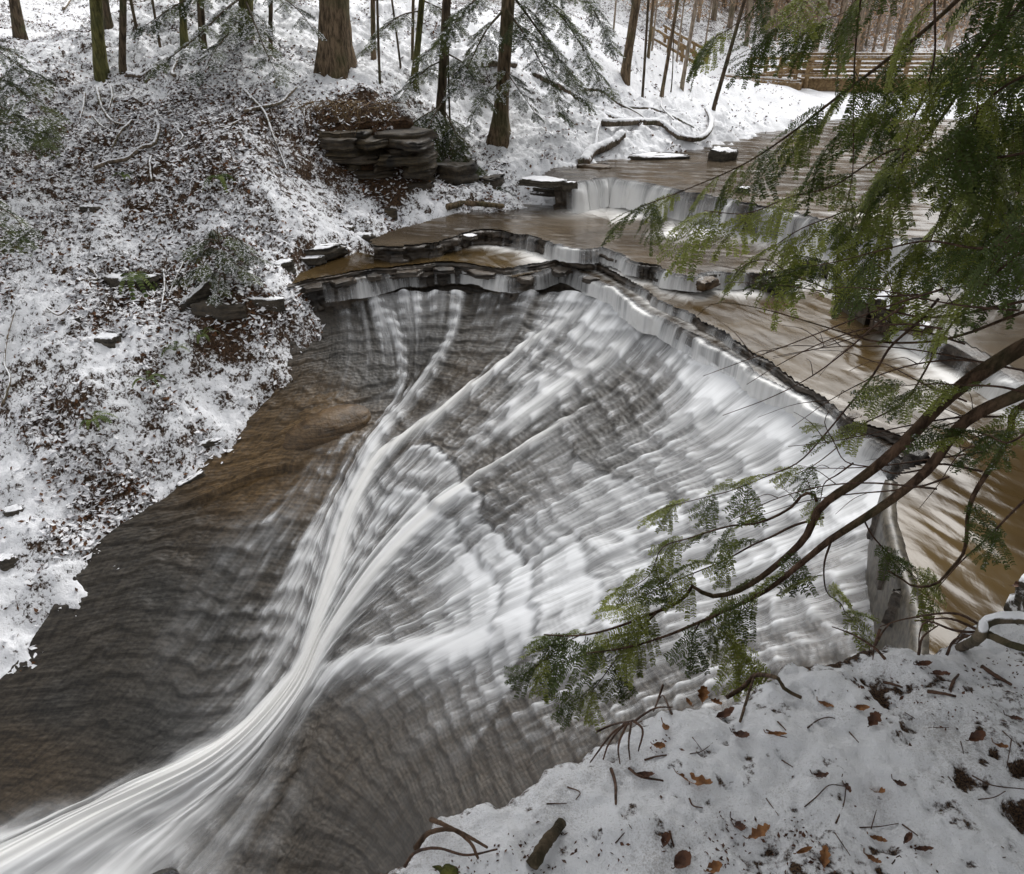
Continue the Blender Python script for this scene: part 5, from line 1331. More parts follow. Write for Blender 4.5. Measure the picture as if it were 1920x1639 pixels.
# fine bare twigs fanning across the stream
R9 = random.Random(91)
for k in range(16):
    u0 = R9.uniform(1700, 1960); v0 = R9.uniform(480, 900); L = R9.uniform(220, 460); a = math.radians(R9.uniform(150, 215)); dz = R9.uniform(2.5, 3.1)
    pts = [(u0 + L * f * math.cos(a) + 40 * math.sin(f * 3 + k), v0 - L * f * math.sin(a) * .6 + 70 * f * f + 22 * math.sin(f * 4 + k * 2), dz + .4 * f) for f in np.linspace(0, 1, 6)]
    b_, P_ = limb(h1, o1, pts, .0045, .0012, [], 26, name="bare_twig")
    for q in range(3):
        f = R9.uniform(.25, .85); i_ = int(f * 25); s_ = P_[i_]; e_ = s_ + np.array([R9.uniform(-.28, -.05), R9.uniform(-.1, .1), R9.uniform(-.16, .14)])
        V, F = tube(resample(np.array([s_, (s_ + e_) / 2 + [0, 0, .02], e_]) - o1, 8), np.linspace(.002, .0008, 8), 4)
        obj("side_twig", Bag().add(V, F).mesh("side_twig", [M['twig']]), b_)
# --- tree two: the green mass hanging in from the upper right
o2 = np.array([5.6, 3.4, .8])
h2 = empty("hemlock_tree", o2, "tall hemlock whose green boughs hang across the upper right of the stream", "tree")
obj("trunk", trunk_mesh(o2, o2 + [.1, .1, 12], .2, .08, M['bark'], 32, 1.4), h2)
def bough(pts, r0, n, sc=(.8, 1.15), dr=(-.9, -.3), var=None, f0=.05, sub=0):
    b, P = limb(h2, o2, pts, r0, .0018, near_auto(n, f0, 1, sc, dr, var or S[:3], (20, 75)), 40)
bough([(2050,-260,2.9),(1950,-120,3.1),(1830,-30,3.2),(1730,60,3.3),(1640,130,3.4),(1560,190,3.5),(1490,245,3.6),(1400,305,3.7),(1300,350,3.8),(1200,388,3.9)], .014, 10, (.6, .85), (-.8, -.25), f0=.3)
bough([(2060,-180,2.9),(1960,-40,3.0),(1850,80,3.1),(1780,200,3.2),(1700,300,3.3),(1640,370,3.4),(1575,400,3.5),(1500,430,3.6),(1440,470,3.7)], .013, 6, (.8, 1.1), f0=.2)
bough([(2100,240,2.6),(1980,270,2.8),(1920,287,2.9),(1800,302,3.0),(1690,278,3.1),(1620,312,3.2),(1560,350,3.3),(1480,370,3.4),(1400,400,3.5),(1320,395,3.6)], .007, 6, (.7, 1.0), f0=.3)
bough([(2100,380,2.4),(1960,420,2.6),(1850,465,2.8),(1740,452,2.9),(1650,470,3.0),(1580,488,3.1),(1520,500,3.2)], .008, 5, (.7, .95), (-.6, -.1), f0=.2)
bough([(1690,-120,2.9),(1625,-40,3.0),(1605,80,3.05),(1600,200,3.1),(1598,330,3.2),(1575,430,3.25)], .005, 4, (.75, 1.0))
bough([(1850,-120,2.8),(1760,-50,2.9),(1750,120,3.0),(1700,260,3.05),(1680,380,3.1),(1655,480,3.2)], .006, 4, (.75, 1.0))
bough([(1560,-150,4.0),(1470,-60,4.1),(1430,0,4.2),(1380,45,4.2),(1340,70,4.2)], .006, 3, (.75, 1.0), (-.6, -.1))
bough([(1650,-140,3.9),(1560,-70,4.0),(1520,-20,4.0),(1480,30,4.1),(1450,60,4.1)], .006, 3, (.8, 1.0), (-.7, -.2))
bough([(2080,40,2.7),(1960,120,2.9),(1860,180,3.0),(1790,280,3.1),(1770,380,3.15),(1735,480,3.2)], .007, 7, (.8, 1.1))
bough([(2100,280,2.3),(1980,350,2.5),(1900,430,2.6),(1850,510,2.7),(1800,570,2.8)], .006, 4, (.7, .95))
bough([(2000,-160,3.4),(1900,-60,3.5),(1880,100,3.5),(1900,250,3.5),(1870,400,3.6)], .006, 6, (.9, 1.2))
bough([(1780,-160,3.9),(1700,-70,4.0),(1650,-20,4.1),(1590,20,4.1),(1540,40,4.2)], .007, 4, (.8, 1.0))
bough([(2050,-60,3.6),(1940,20,3.7),(1840,60,3.8),(1740,130,3.9),(1680,220,4.0)], .007, 6, (.9, 1.25))
bough([(2080,150,3.4),(1960,200,3.5),(1880,280,3.6),(1830,360,3.7),(1800,440,3.7)], .006, 6, (.9, 1.2))
bough([(2080,60,3.0),(1990,100,3.1),(1930,190,3.1),(1915,320,3.1),(1900,440,3.1)], .006, 5, (.8, 1.1))
bough([(2000,-200,2.7),(1930,-80,2.8),(1890,30,2.85),(1840,140,2.9),(1830,250,2.95)], .006, 5, (.8, 1.1))

# crown limbs added above the viewer, out of frame, to shade the near bank
for (rt, org, n) in ((h1, o1, 34), (h2, o2, 4)):
    for k in range(n):
        f = (k + .5) / n; a = k * 2.399; l = 3.2 * (1.1 - .4 * f); s = org + np.array([.1, .1, (2.7 if rt is h1 else 6.0) + 4.5 * f])
        e = s + np.array([math.cos(a) * l, math.sin(a) * l, -.2])
        P = resample(np.array([s, (s + e) / 2 + [0, 0, .2], e]), 12); V, F = tube(P - org, np.linspace(.035, .008, 12), 5)
        b = obj("limb", Bag().add(V, F).mesh("limb", [M['limb']]), rt)
        for q in range(7):
            i = 2 + int(q * 1.25); t = P[i + 1] - P[i]; t /= np.linalg.norm(t); aa = math.radians(60 if q % 2 else -60)
            place_spray(b, org, P[i], [t[0] * math.cos(aa) - t[1] * math.sin(aa), t[0] * math.sin(aa) + t[1] * math.cos(aa), -.15], SPR_FAR[3], 2.2)
# ================================================================== FOOTBRIDGE AND STAIRS
def timber(name, parent, o, a, b, w, h, mat='timber'):
    V, F = beam(np.asarray(a) - o, np.asarray(b) - o, w, h)
    return obj(name, make_mesh(name, V, F, M[mat], smooth=False), parent)
YB = 32.0
bo = at_y(1500, 160, YB); zd = bo[2]
bridge = empty("footbridge", bo, "wooden footbridge with snow on its rails crossing the stream in the background", "footbridge")
xr = bo[0] + 9.5
timber("stringer", bridge, bo, (bo[0], YB, zd - .02), (xr, YB, zd - .02), .22, .42)
timber("stringer", bridge, bo, (bo[0], YB + 1.8, zd - .02), (xr, YB + 1.8, zd - .02), .22, .42)
for i in range(48):
    x = bo[0] + .1 + i * .197
    timber("deck_plank", bridge, bo, (x, YB - .12, zd + .225), (x, YB + 1.92, zd + .225), .18, .05, 'timber_snow')
for yy in (YB - .02, YB + 1.82):
    for i in range(6):
        x = bo[0] + .15 + i * 1.83
        timber("post", bridge, bo, (x, yy - .16, zd - .1), (x, yy - .16, zd + .93), .13, .13)
    for h, t in ((.36, .09), (.64, .10), (.92, .10)):
        timber("rail", bridge, bo, (bo[0] - .1, yy - .16 - .10, zd + h), (xr, yy - .16 - .10, zd + h), .06, t, 'timber_snow')
    timber("hand_rail", bridge, bo, (bo[0] - .1, yy - .16, zd + .99), (xr, yy - .16, zd + .99), .22, .05, 'timber_snow')
# approach ramp bending left
ra = np.array([bo[0] - .1, YB, zd]); rb = at_y(1408, 150, YB + 2.2); rb[2] = zd - .15
ramp = empty("bridge_ramp", rb, "railed wooden approach ramp at the left end of the footbridge", "ramp")
dv = (ra - rb); dv /= np.linalg.norm(dv); nv = np.array([-dv[1], dv[0], 0])
timber("stringer", ramp, rb, rb, ra, .2, .3)
timber("stringer", ramp, rb, rb + nv * 1.5, ra + nv * 1.5, .2, .3)
Lr = np.linalg.norm(ra - rb)
for i in range(int(Lr / .2)):
    p = rb + dv * (.1 + i * .2)
    timber("deck_plank", ramp, rb, p - nv * .1 + [0, 0, .18], p + nv * 1.6 + [0, 0, .18], .17, .05, 'timber_snow')
for sgn in (0, 1):
    for f in (0.0, .33, .66, .97):
        p = rb + (ra - rb) * f + nv * (1.6 * sgn - .1)
        timber("post", ramp, rb, p + [0, 0, -.3], p + [0, 0, .93], .12, .12)
    for h, t in ((.34, .09), (.64, .10), (.93, .10)):
        timber("rail", ramp, rb, rb + nv * (1.6 * sgn - .18) + [0, 0, h], ra + nv * (1.6 * sgn - .18) + [0, 0, h], .06, t, 'timber_snow')
timber("brace", ramp, rb, rb - nv * .16 + [0, 0, .25], ra - nv * .16 + [0, 0, .6], .05, .1)
# low boardwalk edge running left from the ramp towards the stairs
ba = at_y(1312, 146, YB + 3.0); bb = at_y(1500, 162, YB - .5)
walk = empty("boardwalk", ba, "low snow-edged boardwalk between the stairs and the footbridge", "boardwalk")
timber("stringer", walk, ba, ba, bb, .25, .26, 'timber_snow')
dw = (bb - ba) / np.linalg.norm(bb - ba); nw = np.array([-dw[1], dw[0], 0])
timber("stringer", walk, ba, ba + nw * 1.4, bb + nw * 1.4, .25, .26, 'timber_snow')
for i in range(int(np.linalg.norm(bb - ba) / .22)):
    p = ba + dw * (.1 + i * .22)
    timber("deck_plank", walk, ba, p - nw * .1 + [0, 0, .16], p + nw * 1.5 + [0, 0, .16], .19, .05, 'timber_snow')
for f in (.02, .25, .5, .75):
    p = ba + (bb - ba) * f
    timber("post", walk, ba, p + [0, -.14, -.7], p + [0, -.14, .1], .12, .12)
# stairs climbing the slope on the left
sb = at_y(1302, 142, 34.0); st = at_y(1218, 92, 35.0)
stairs = empty("wooden_stairs", sb, "wooden stairs with a handrail climbing the slope left of the footbridge", "stairs")
dvs = st - sb; nvs = np.array([-dvs[1], dvs[0], 0]); nvs /= np.linalg.norm(nvs)
if nvs[1] < 0: nvs = -nvs
NSTEP = 11
for i in range(NSTEP):
    p = sb + dvs * (i / NSTEP)
    timber("tread", stairs, sb, p - nvs * .1, p + nvs * 1.5, .30, .09, 'timber_snow')
for sgn in (0, 1):
    q = nvs * (1.4 * sgn)
    timber("stringer", stairs, sb, sb + q - [0, 0, .1], st + q - [0, 0, .1], .08, .26)
    for f in (0, .3, .6, .95):
        p = sb + dvs * f + q; timber("post", stairs, sb, p - [0, 0, .5], p + [0, 0, .8], .11, .11)
    for h in (.45, .8): timber("rail", stairs, sb, sb + q + [0, 0, h], st + q + [0, 0, h], .07, .1, 'timber_snow')
# ================================================================== LOGS, ROOTS, LEAVES, TWIGS
def stick(name, pts, r0, r1, label, cat, mat='log', n=30, sides=8, rough=.10, group=None, seed=1, subs=()):
    P = resample(pts, n); b = P[0].copy()
    rng = np.random.RandomState(seed)
    P = P + np.cumsum(rng.normal(0, 1, P.shape), 0) * r0 * .05
    V, F = tube(P - b, np.linspace(r0, r1, n), sides, rough, seed)
    if not subs:
        o = obj(name, Bag().add(V, F).mesh(name, [M[mat]]), loc=b)
    else:
        o = empty(name, b); obj("stem", Bag().add(V, F).mesh("stem", [M[mat]]), o)
        for q in subs:
            Q = resample(q, 14); V, F = tube(Q - b, np.linspace(r0 * .5, r1 * .7, 14), 6, rough, seed + 1); obj("side_branch", Bag().add(V, F).mesh("side_branch", [M[mat]]), o)
    return tag(o, label, cat, group)
def on_hill(pts, lift=.03):
    out = []
    for p in pts:
        q = hit(p[0], p[1]); q[2] = max(q[2], float(ground_fine(q[0], q[1]))) + lift + (p[2] if len(p) > 2 else 0); out.append(q)
    return out
stick("fallen_log", on_hill([(1000,150),(1060,185),(1110,208),(1170,236)], .08), .10, .07, "straight snow-topped log lying down the slope behind the drooping hemlock", "log", seed=2)
stick("fallen_branch", on_hill([(1095,182),(1130,188),(1170,205),(1230,215),(1300,245)], .10), .06, .025, "long thin fallen branch with snow across the far slope", "log", seed=3, subs=[on_hill([(1170,205),(1200,222),(1215,236)], .1), on_hill([(1238,204),(1240,216),(1262,238)], .12)])
stick("curved_log", [q for q in on_hill([(1128,238),(1165,245),(1200,240),(1235,238),(1258,252),(1275,268),(1310,268),(1328,256),(1332,236),(1322,215)], .12)], .10, .06, "curving snow-covered log beside the upper stream", "log", seed=4)
stick("fallen_log", on_hill([(1094,312),(1112,290),(1140,278),(1165,264)], .06), .16, .12, "thick log with a dark sawn end at the upper stream's edge", "log", seed=5)
stick("fallen_branch", on_hill([(1115,290),(1118,262),(1124,240)], .08), .05, .03, "pale upright-leaning snag resting on the thick log", "log", seed=6)
stick("driftwood_log", [at_z(u, v, .42) for u, v in [(838,388),(870,382),(905,384),(944,388)]], .075, .05, "bare grey driftwood log below the drooping hemlock at the pool edge", "log", mat='bark', seed=7)
stick("fallen_log", on_hill([(905,125),(935,128),(970,140)], .05), .11, .09, "short snowy log behind the stout hemlock trunk", "log", seed=8)
stick("fallen_branch", on_hill([(240,142),(262,146),(285,142)], .04), .08, .04, "snowy stub beside the slim brown trunk", "log", seed=9)
# exposed roots and branches on the left slope
ROOTS = [([(182,332),(215,324),(246,308),(272,292),(290,275),(300,250),(297,226)], .05, .035, "thick snow-topped root curving down like a hook in the middle of the left slope"),
 ([(185,178),(192,205),(205,225),(220,240),(245,246)], .04, .02, "long root snaking below the moss-green trunk"),
 ([(210,172),(213,195),(205,215)], .03, .02, "short upright root below the moss-green trunk"),
 ([(160,180),(158,205),(152,232)], .03, .018, "crooked root at the left end of the root tangle"),
 ([(175,225),(190,240),(212,256)], .025, .015, "thin root sloping under the long snaking root"),
 ([(250,236),(232,258),(212,282)], .03, .02, "root slanting left above the hook-shaped root"),
 ([(460,180),(480,205),(500,235),(515,275),(530,305),(540,330)], .035, .02, "straight dead pole slanting down from the root mat to the lower slope"),
 ([(460,222),(495,220),(528,212),(540,190),(556,173)], .045, .03, "snowy root arching up to the cliff edge"),
 ([(575,195),(572,230),(570,270)], .022, .012, "thin vertical root hanging left of the cliff"),
 ([(285,300),(284,322),(286,345)], .03, .02, "short root stump standing under the hook-shaped root"),
 ([(335,250),(345,262),(332,278)], .025, .015, "little bent root at the top of the bare soil"),
 ([(380,235),(420,245),(455,240)], .04, .02, "low mossy root along the break of the slope"),
 ([(120,20),(135,2)], .06, .05, "fallen pole on the hilltop near the top left corner"),
 ([(330,155),(325,140),(335,120)], .05, .03, "snowy stump among the upper left litter"),
 ([(95,600),(118,612),(140,590)], .02, .012, "thin twig fork over the tilted slab at left"),
 ([(10,780),(28,735),(12,690),(20,640),(35,600)], .022, .010, "bare whip of a sapling near the left border in mid slope"),
 ([(170,520),(185,530),(150,545)], .025, .012, "snowy broken branch at the left tip of the slate ledge"),
 ([(310,520),(312,555),(305,600)], .022, .014, "vertical dead stick below the slate ledge"),
 ([(345,500),(330,545),(320,572)], .015, .01, "thin hanging root right of the vertical dead stick")]
for i, (p, r0, r1, lab) in enumerate(ROOTS):
    stick("root", on_hill(p, .06), r0, r1, lab, "root", mat='root', seed=20 + i, n=24)
# fern tufts and grass on the slope
def fern(u, v, n, L, label, seed, snow=.3, droop=.9):
    b = hit(u, v) + np.array([0, -.22, .12]); root = empty("fern", b, label, "fern"); rg = np.random.RandomState(seed)
    for k in range(n):
        a = rg.uniform(0, 6.28); l = L * rg.uniform(.7, 1.1)
        t = np.linspace(0, 1, 9)
        P = np.stack([np.cos(a) * l * t * .8, np.sin(a) * l * t * .8, l * (.9 * t - droop * t ** 2.2)], 1)
        V = []; F = []; s = np.array([-math.sin(a), math.cos(a), 0])
        for i in range(8):
            w = .045 * math.sin((i + 1) / 9 * math.pi) ** .6 * L / .5
            for sg in (-1, 1):
                for q in range(2):
                    p = P[i] + (P[i + 1] - P[i]) * q * .5; d = (P[i + 1] - P[i]) * .5; kx = len(V)
                    V += [p, p + d * .7, p + s * sg * w + d * .8 + [0, 0, -.01], p + s * sg * w * .8 + d * .3]; F.append((kx, kx + 1, kx + 2, kx + 3))
        obj("frond", make_mesh("frond", np.array(V), np.array(F), M['fern'], smooth=False), root)
fern(262, 530, 18, .62, "bright green fern hanging over the long slate ledge", 1, droop=1.5)
fern(420, 345, 14, .5, "fern tuft on the bare soil under the break of the slope", 2, droop=1.3)
fern(290, 715, 9, .40, "dull fern in the snow of the mid left slope", 3)
fern(190, 790, 10, .42, "darker fern in the snow nearer the left border", 4)
fern(390, 635, 8, .38, "small fern near the bare soil above the shore", 5)
fern(245, 340, 7, .35, "small fern beside the root stump", 6)
fern(340, 660, 8, .36, "fern among snowy litter below the slate ledge", 7)
# root mat hanging over the outcrop
om = hit(640, 200)
mat_o = empty("root_mat", om, "mat of pale rootlets hanging from the overhanging turf above the shale cliff", "roots")
rg = np.random.RandomState(77)
for k in range(190):
    u = 545 + 195 * rg.rand() ** .9; v0 = 186 + 16 * rg.rand(); L = rg.uniform(12, 60) ** rg.uniform(.8, 1.14) * (1 - abs(u - 645) / 170); y = YO - .20 + rg.uniform(-.3, .4)
    a = at_y(u, v0, y + .3); b2 = at_y(u + rg.normal(0, 24), v0 + L, y); m = (a + b2) / 2 + [rg.normal(0, .06), -.12 - rg.uniform(0, .2), rg.uniform(0, .08)]
    V, F = tube(resample(np.array([a, m, b2]) - om, 7), np.linspace(1, .4, 7) * rg.uniform(.004, .013), 4)
    obj("rootlet", Bag().add(V, F).mesh("rootlet", [M['rootlet'] if k % 4 else M['twig']]), mat_o)

# leaf litter and snow on it, over the slopes in view: uncountable
rg = np.random.RandomState(99)
NL = 150000
u = rg.uniform(-20, 1480, NL); v = rg.uniform(-5, 1260, NL)
# spread over the slope in plan rather than over the picture
x = rg.uniform(-20, 10, NL * 3); y = 7 + 37 * rg.rand(NL * 3) ** 1.25
pu, pv = pix(np.stack([x, y, HILL(x, y)], 1))
ok = (pu > -60) & (pu < 1980) & (pv < 1700) & (pv > -60)
x, y = x[ok], y[ok]
den = fbm(x * .7, y * .7, 3, 500) * .7 + fbm(x * 2.4, y * 2.4, 3, 501) * .7
sn = idw(SWP, [p[2] for p in SNOW_PTS], x, y, 2.6, .25)
pr = np.clip((den - .60) * 2.0 - sn * 3.0, .02, .5) * np.clip(1 - (y - 24) / 26, .2, 1)
ok = rg.rand(len(x)) < pr
x, y = x[ok], y[ok]
z = ground_fine(x, y)
def leaf_quads(x, y, z, s, up, lift, seed):
    rg = np.random.RandomState(seed); n = len(x)
    nrm = rg.normal(0, up, (n, 3)); nrm[:, 2] = 1; nrm /= np.linalg.norm(nrm, axis=1)[:, None]
    a = rg.normal(0, 1, (n, 3)); d = a - nrm * (a * nrm).sum(1)[:, None]; d /= np.linalg.norm(d, axis=1)[:, None]
    w = np.cross(nrm, d)
    L = (np.asarray(s) * rg.uniform(.6, 1.25, n))[:, None]; W = L * rg.uniform(.35, .6, (n, 1)); curl = rg.uniform(.1, .6, (n, 1))
    c = np.stack([x, y, z + lift], 1)
    V = np.stack([c - d * L, c + w * W + nrm * W * curl, c + d * L + nrm * L * .2, c - w * W + nrm * W * curl], 1)
    return V
V = leaf_quads(x, y, z, .050, .75, .015, 1)
tri = np.arange(len(x))[:, None] * 4
F = np.concatenate([tri + [0, 1, 2], tri + [0, 2, 3]])
o = obj("leaf_litter", make_mesh("leaf_litter", V.reshape(-1, 3), F, M['litter'], smooth=False)); tag(o, "brown leaf litter showing through the snow of the slopes", kind='stuff')
m = rg.rand(len(x)) < .9
x2, y2 = x[m] + rg.normal(0, .05, m.sum()), y[m] + rg.normal(0, .05, m.sum())
V = leaf_quads(x2, y2, ground_fine(x2, y2), .058, .40, .04, 2)
V[:, 1] += [0, 0, -.012]; V[:, 3] += [0, 0, -.012]
tri = np.arange(len(x2))[:, None] * 4
F = np.concatenate([tri + [0, 1, 2], tri + [0, 2, 3]])
o = obj("snow_flecks", make_mesh("snow_flecks", V.reshape(-1, 3), F, M['snow'], smooth=False)); tag(o, "flecks of snow lying on the leaf litter", kind='stuff')

# ---------------- near bank: leaves
def leaf_mesh(L, W, lobes, curl, fold, seed, mat):
    rg = np.random.RandomState(seed); n = 15
    t = np.linspace(0, 1, n)
    w = W * .5 * np.sin(np.clip(t * 1.02, 0, 1) * math.pi) ** .75 * (1 + lobes * .28 * np.cos(t * math.pi * 7 + rg.uniform(-.4, .4)))
    ang = (t - .35) * curl * 2.2
    xx = np.cumsum(np.concatenate([[0], np.cos(ang[1:]) * L / (n - 1)])); zz = np.cumsum(np.concatenate([[0], np.sin(ang[1:]) * L / (n - 1)]))
    V = []
    for i in range(n):
        for q in (-1, -.5, 0, .5, 1):
            V.append((xx[i], q * w[i], zz[i] + fold * abs(q) ** 1.3 * w[i] + rg.normal(0, .0012) + .05 * W * math.sin(q * 3 + i)))
    V = np.array(V); F = grid_faces(n, 5)
    P = np.array([[-.18 * L, .01 * L, .01], [-.08 * L, 0, 0], [0, 0, 0]]); TV, TF = tube(resample(P, 5), .0012, 4)
    b = Bag().add(V, F).add(TV, TF)
    return b.mesh("leaf", [M[mat]])
LEAVES = [(1312,1468,.125,.05,1,.5,.9,-28,'leaf',"largest curled golden-brown leaf on the foreground snow"),
 (1365,1342,.10,.045,.3,.6,1.0,15,'leaf_dark',"dark red-brown curled leaf near the bank's edge"),
 (1430,1566,.085,.055,1,.4,.6,10,'leaf',"lobed orange leaf with a long stalk low on the snow"),
 (1618,1330,.06,.03,.2,.3,.7,-10,'leaf',"small russet leaf above a dark bare patch"),
 (1552,1322,.06,.03,.3,.4,.5,-35,'leaf',"pale tan leaf left of the russet leaf"),
 (1250,1372,.07,.03,.2,.6,.8,-80,'leaf',"thin tan leaf standing near the left snow edge"),
 (1545,1605,.075,.035,1,.3,.9,70,'leaf',"pointed orange-red leaf standing at the bottom border"),
 (1648,1490,.08,.04,.4,.6,.9,-60,'leaf',"brown folded leaf right of a bent twig"),
 (1588,1478,.06,.025,.1,.4,1.2,-85,'leaf_dark',"narrow rust leaf upright beside a bent twig"),
 (1283,1612,.075,.06,.2,.5,.5,35,'leaf_dark',"pinkish brown cupped leaf at the bottom edge"),
 (1342,1626,.06,.04,.5,.5,.7,20,'leaf',"brown leaf fragment right of the cupped leaf"),
 (1250,1572,.055,.035,.4,.7,.9,60,'leaf_dark',"dark shrivelled leaf with an upturned tip, lower left"),
 (1318,1302,.085,.06,.9,.5,.8,75,'leaf',"pale tan oak leaf standing at the brink"),
 (1345,1318,.06,.04,.8,.4,.8,-40,'leaf',"russet oak leaf leaning at the brink right of the pale one"),
 (1290,1316,.05,.03,.6,.4,.7,120,'leaf',"small brown leaf at the brink left of the pale one"),
 (1650,1576,.055,.025,.3,.3,.8,-30,'leaf',"small orange leaf beside long thin twigs"),
 (1704,1570,.05,.025,.2,.3,.7,40,'leaf_dark',"little rust leaf lower right"),
 (1735,1595,.06,.02,.1,.3,1.0,-10,'leaf_dark',"slim dark red leaf at lower right"),
 (1510,1595,.06,.018,.1,.3,1.0,15,'leaf',"slim tan leaf above the bottom border"),
 (1640,1615,.055,.03,.3,.5,.8,-50,'leaf',"crumpled orange leaf at the bottom border"),
 (1905,1352,.06,.03,.4,.4,.9,-50,'leaf_dark',"dark brown leaf near the right border"),
 (1880,1405,.055,.03,.3,.5,.9,-60,'leaf',"brown leaf poking up left of a twig pair at right"),
 (1395,1385,.075,.045,.5,.6,.9,-40,'leaf_dark',"blackish crumpled leaf in a hollow below the brink"),
 (1460,1378,.07,.022,.1,.3,.9,-12,'leaf',"long pale sliver of leaf in the middle of the bank"),
 (1640,1350,.07,.05,.7,.6,.9,40,'leaf_dark',"dark maroon leaf in the bare patch under the russet leaf"),
 (1545,1460,.06,.03,.3,.6,.9,-30,'leaf_dark',"black curled leaf in the centre of the bank"),
 (1690,1475,.055,.03,.4,.6,.9,-60,'leaf_dark',"dark leaf sunk in a snow hole right of centre"),
 (1835,1385,.07,.045,.5,.5,.9,10,'leaf_dark',"flat dark leaf half under snow on the right of the bank"),
 (1765,1270,.09,.03,.2,.4,.9,-35,'leaf_dark',"long dark leaf at the top right of the bank"),
 (1735,1245,.07,.03,.2,.4,.9,5,'leaf_dark',"brown leaf lying on the far snow edge before the weir"),
 (1240,1400,.05,.03,.4,.5,.8,-20,'leaf',"small tan leaf just behind the left snow edge"),
 (1385,1560,.085,.05,.4,.6,1.0,-75,'leaf_dark',"dark ragged leaf beside the lobed orange leaf"),
 (1215,1455,.07,.03,.2,.5,.9,-15,'leaf_dark',"brown curled leaf left of the golden-brown leaf")]
for i, (u, v, L, W, lob, curl, fold, ang, mt, lab) in enumerate(LEAVES):
    P = bank_pt(u, v, .006)
    o = obj("leaf", leaf_mesh(L * .7, W * .56, lob, curl * 1.3, fold * .9, 800 + i, mt), loc=P)
    a = math.radians(ang); o.rotation_euler = (R6.uniform(-.35, .35), R6.uniform(-.35, .1), a)
    o.location = P - np.array([math.cos(a), math.sin(a), 0]) * L * .4
    tag(o, lab, "leaf", "dead leaves on the foreground snow")
p_ = falls_pt(1382, 1232); o = obj("leaf", leaf_mesh(.12, .07, .6, .2, .3, 850, 'leaf'), loc=p_ + [0, 0, .09]); tag(o, "reddish leaf floating on the white water under the branches", "leaf")
# twigs
def z8(*p): return [(1220 + a * .39, 1000 + b * .39) for a, b in p]
def z7(*p): return [(600 + a * .39, 1000 + b * .39) for a, b in p]
TW = [(z8((740,1315),(800,1265),(860,1210),(930,1215)), .0022, "bent twig arching over the snow with a forked foot"),
 (z8((890,1395),(930,1300),(940,1230)), .0025, "stiff twig with a rusty tip in the middle of the bank"),
 (z8((1005,1415),(1100,1410),(1190,1395)), .0022, "straight dark twig lying level near the bottom"),
 (z8((1060,1420),(1085,1330)), .0018, "short twig crossing the level twig"),
 (z8((1545,1165),(1640,1210),(1795,1230)), .0025, "long curved twig running to the right border"),
 (z8((1575,1280),(1650,1270),(1705,1240)), .002, "thin twig below the long curved one at right"),
 (z8((1690,950),(1750,1005)), .0022, "short thick twig at upper right of the bank"),
 (z8((1735,990),(1710,1130)), .0018, "thin twig hanging down from the short thick one"),
 (z8((555,945),(620,975),(670,985)), .003, "pale brown twig just under the brink"),
 (z8((1120,715),(1165,725),(1210,740)), .006, "thick dark stick end near the top of the bank"),
 (z8((1330,760),(1400,770),(1465,785)), .007, "stubby brown stick pointing right at the top of the bank"),
 (z8((1440,755),(1460,710),(1485,680)), .006, "short stick slanting up from the stubby brown stick"),
 (z8((955,955),(1000,1005)), .0025, "little dark twig above the bare hollow"),
 (z8((555,1275),(615,1355)), .002, "needle-thin twig right of the golden-brown leaf"),
 (z8((185,1275),(205,1310),(250,1320)), .003, "hooked black twig below the golden-brown leaf"),
 (z8((885,1440),(960,1550)), .002, "thin slanting twig near the bottom border"),
 (z8((1210,1400),(1285,1455)), .0025, "dark twig slanting right of the level twig"),
 (z8((1590,640),(1650,680),(1735,730)), .009, "dark broken branch piece at the top right of the bank"),
 (z8((755,935),(800,900),(850,885),(885,890)), .003, "reddish twig lying beside the dark maroon leaf"),
 (z8((190,1060),(250,1045),(320,990)), .0018, "faint twig crossing above the golden-brown leaf"),
 (z8((200,980),(245,1040)), .0018, "thin twig meeting the faint crossing twig"),
 (z8((630,1090),(685,1125)), .0025, "small dark twig in the clean snow of the centre"),
 (z8((1180,835),(1270,890)), .002, "thin twig right of the russet leaf"),
 (z8((970,660),(1000,730)), .002, "thin twig at the snow edge under the green tips"),
 (z8((610,905),(650,945)), .003, "short dark twig under the branch at the brink"),
 (z8((1265,960),(1320,980)), .0016, "hair-thin twig in the upper right snow"),
 (z8((1335,935),(1435,935)), .0018, "level hair-thin twig in the upper right snow"),
 (z8((1490,1000),(1505,1060)), .0018, "upright thin twig on the right of the bank"),
 (z8((1430,1170),(1450,1195)), .002, "tiny twig stub right of centre"),
 (z8((1160,1590),(1200,1550),(1225,1639)), .0022, "bent twig at the bottom border"),
 (z7((1090,1300),(1185,1300)), .0025, "level twig behind the bark strip"),
 (z7((1190,1220),(1250,1245),(1230,1280)), .0025, "forked little twig above the bark strip"),
 (z7((1400,1130),(1420,1200),(1425,1300)), .006, "dark rotten stick lying toward the viewer near the left edge"),
 (z7((1485,1130),(1540,1170),(1650,1190)), .005, "brown stick with buds left of the golden-brown leaf"),
 (z7((1560,1090),(1610,1075),(1665,1065)), .004, "brown stick behind the brink tangle"),
 (z7((1450,1355),(1500,1420)), .002, "thin twig below the forked little twig"),
 (z7((1420,1490),(1465,1440)), .0025, "dark twig near the bottom centre"),
 (z7((1680,1430),(1700,1510)), .004, "upright brown stalk at the bottom centre")]
for i, (pts, r, lab) in enumerate(TW):
    W = [bank_pt(a, b, r * .5 + .003 * (q % 2)) for q, (a, b) in enumerate(pts)]; r *= .75
    stick("twig", W, r, r * .6, lab, "twig", mat='twig', n=14, sides=6, group="twigs on the foreground snow", seed=900 + i)
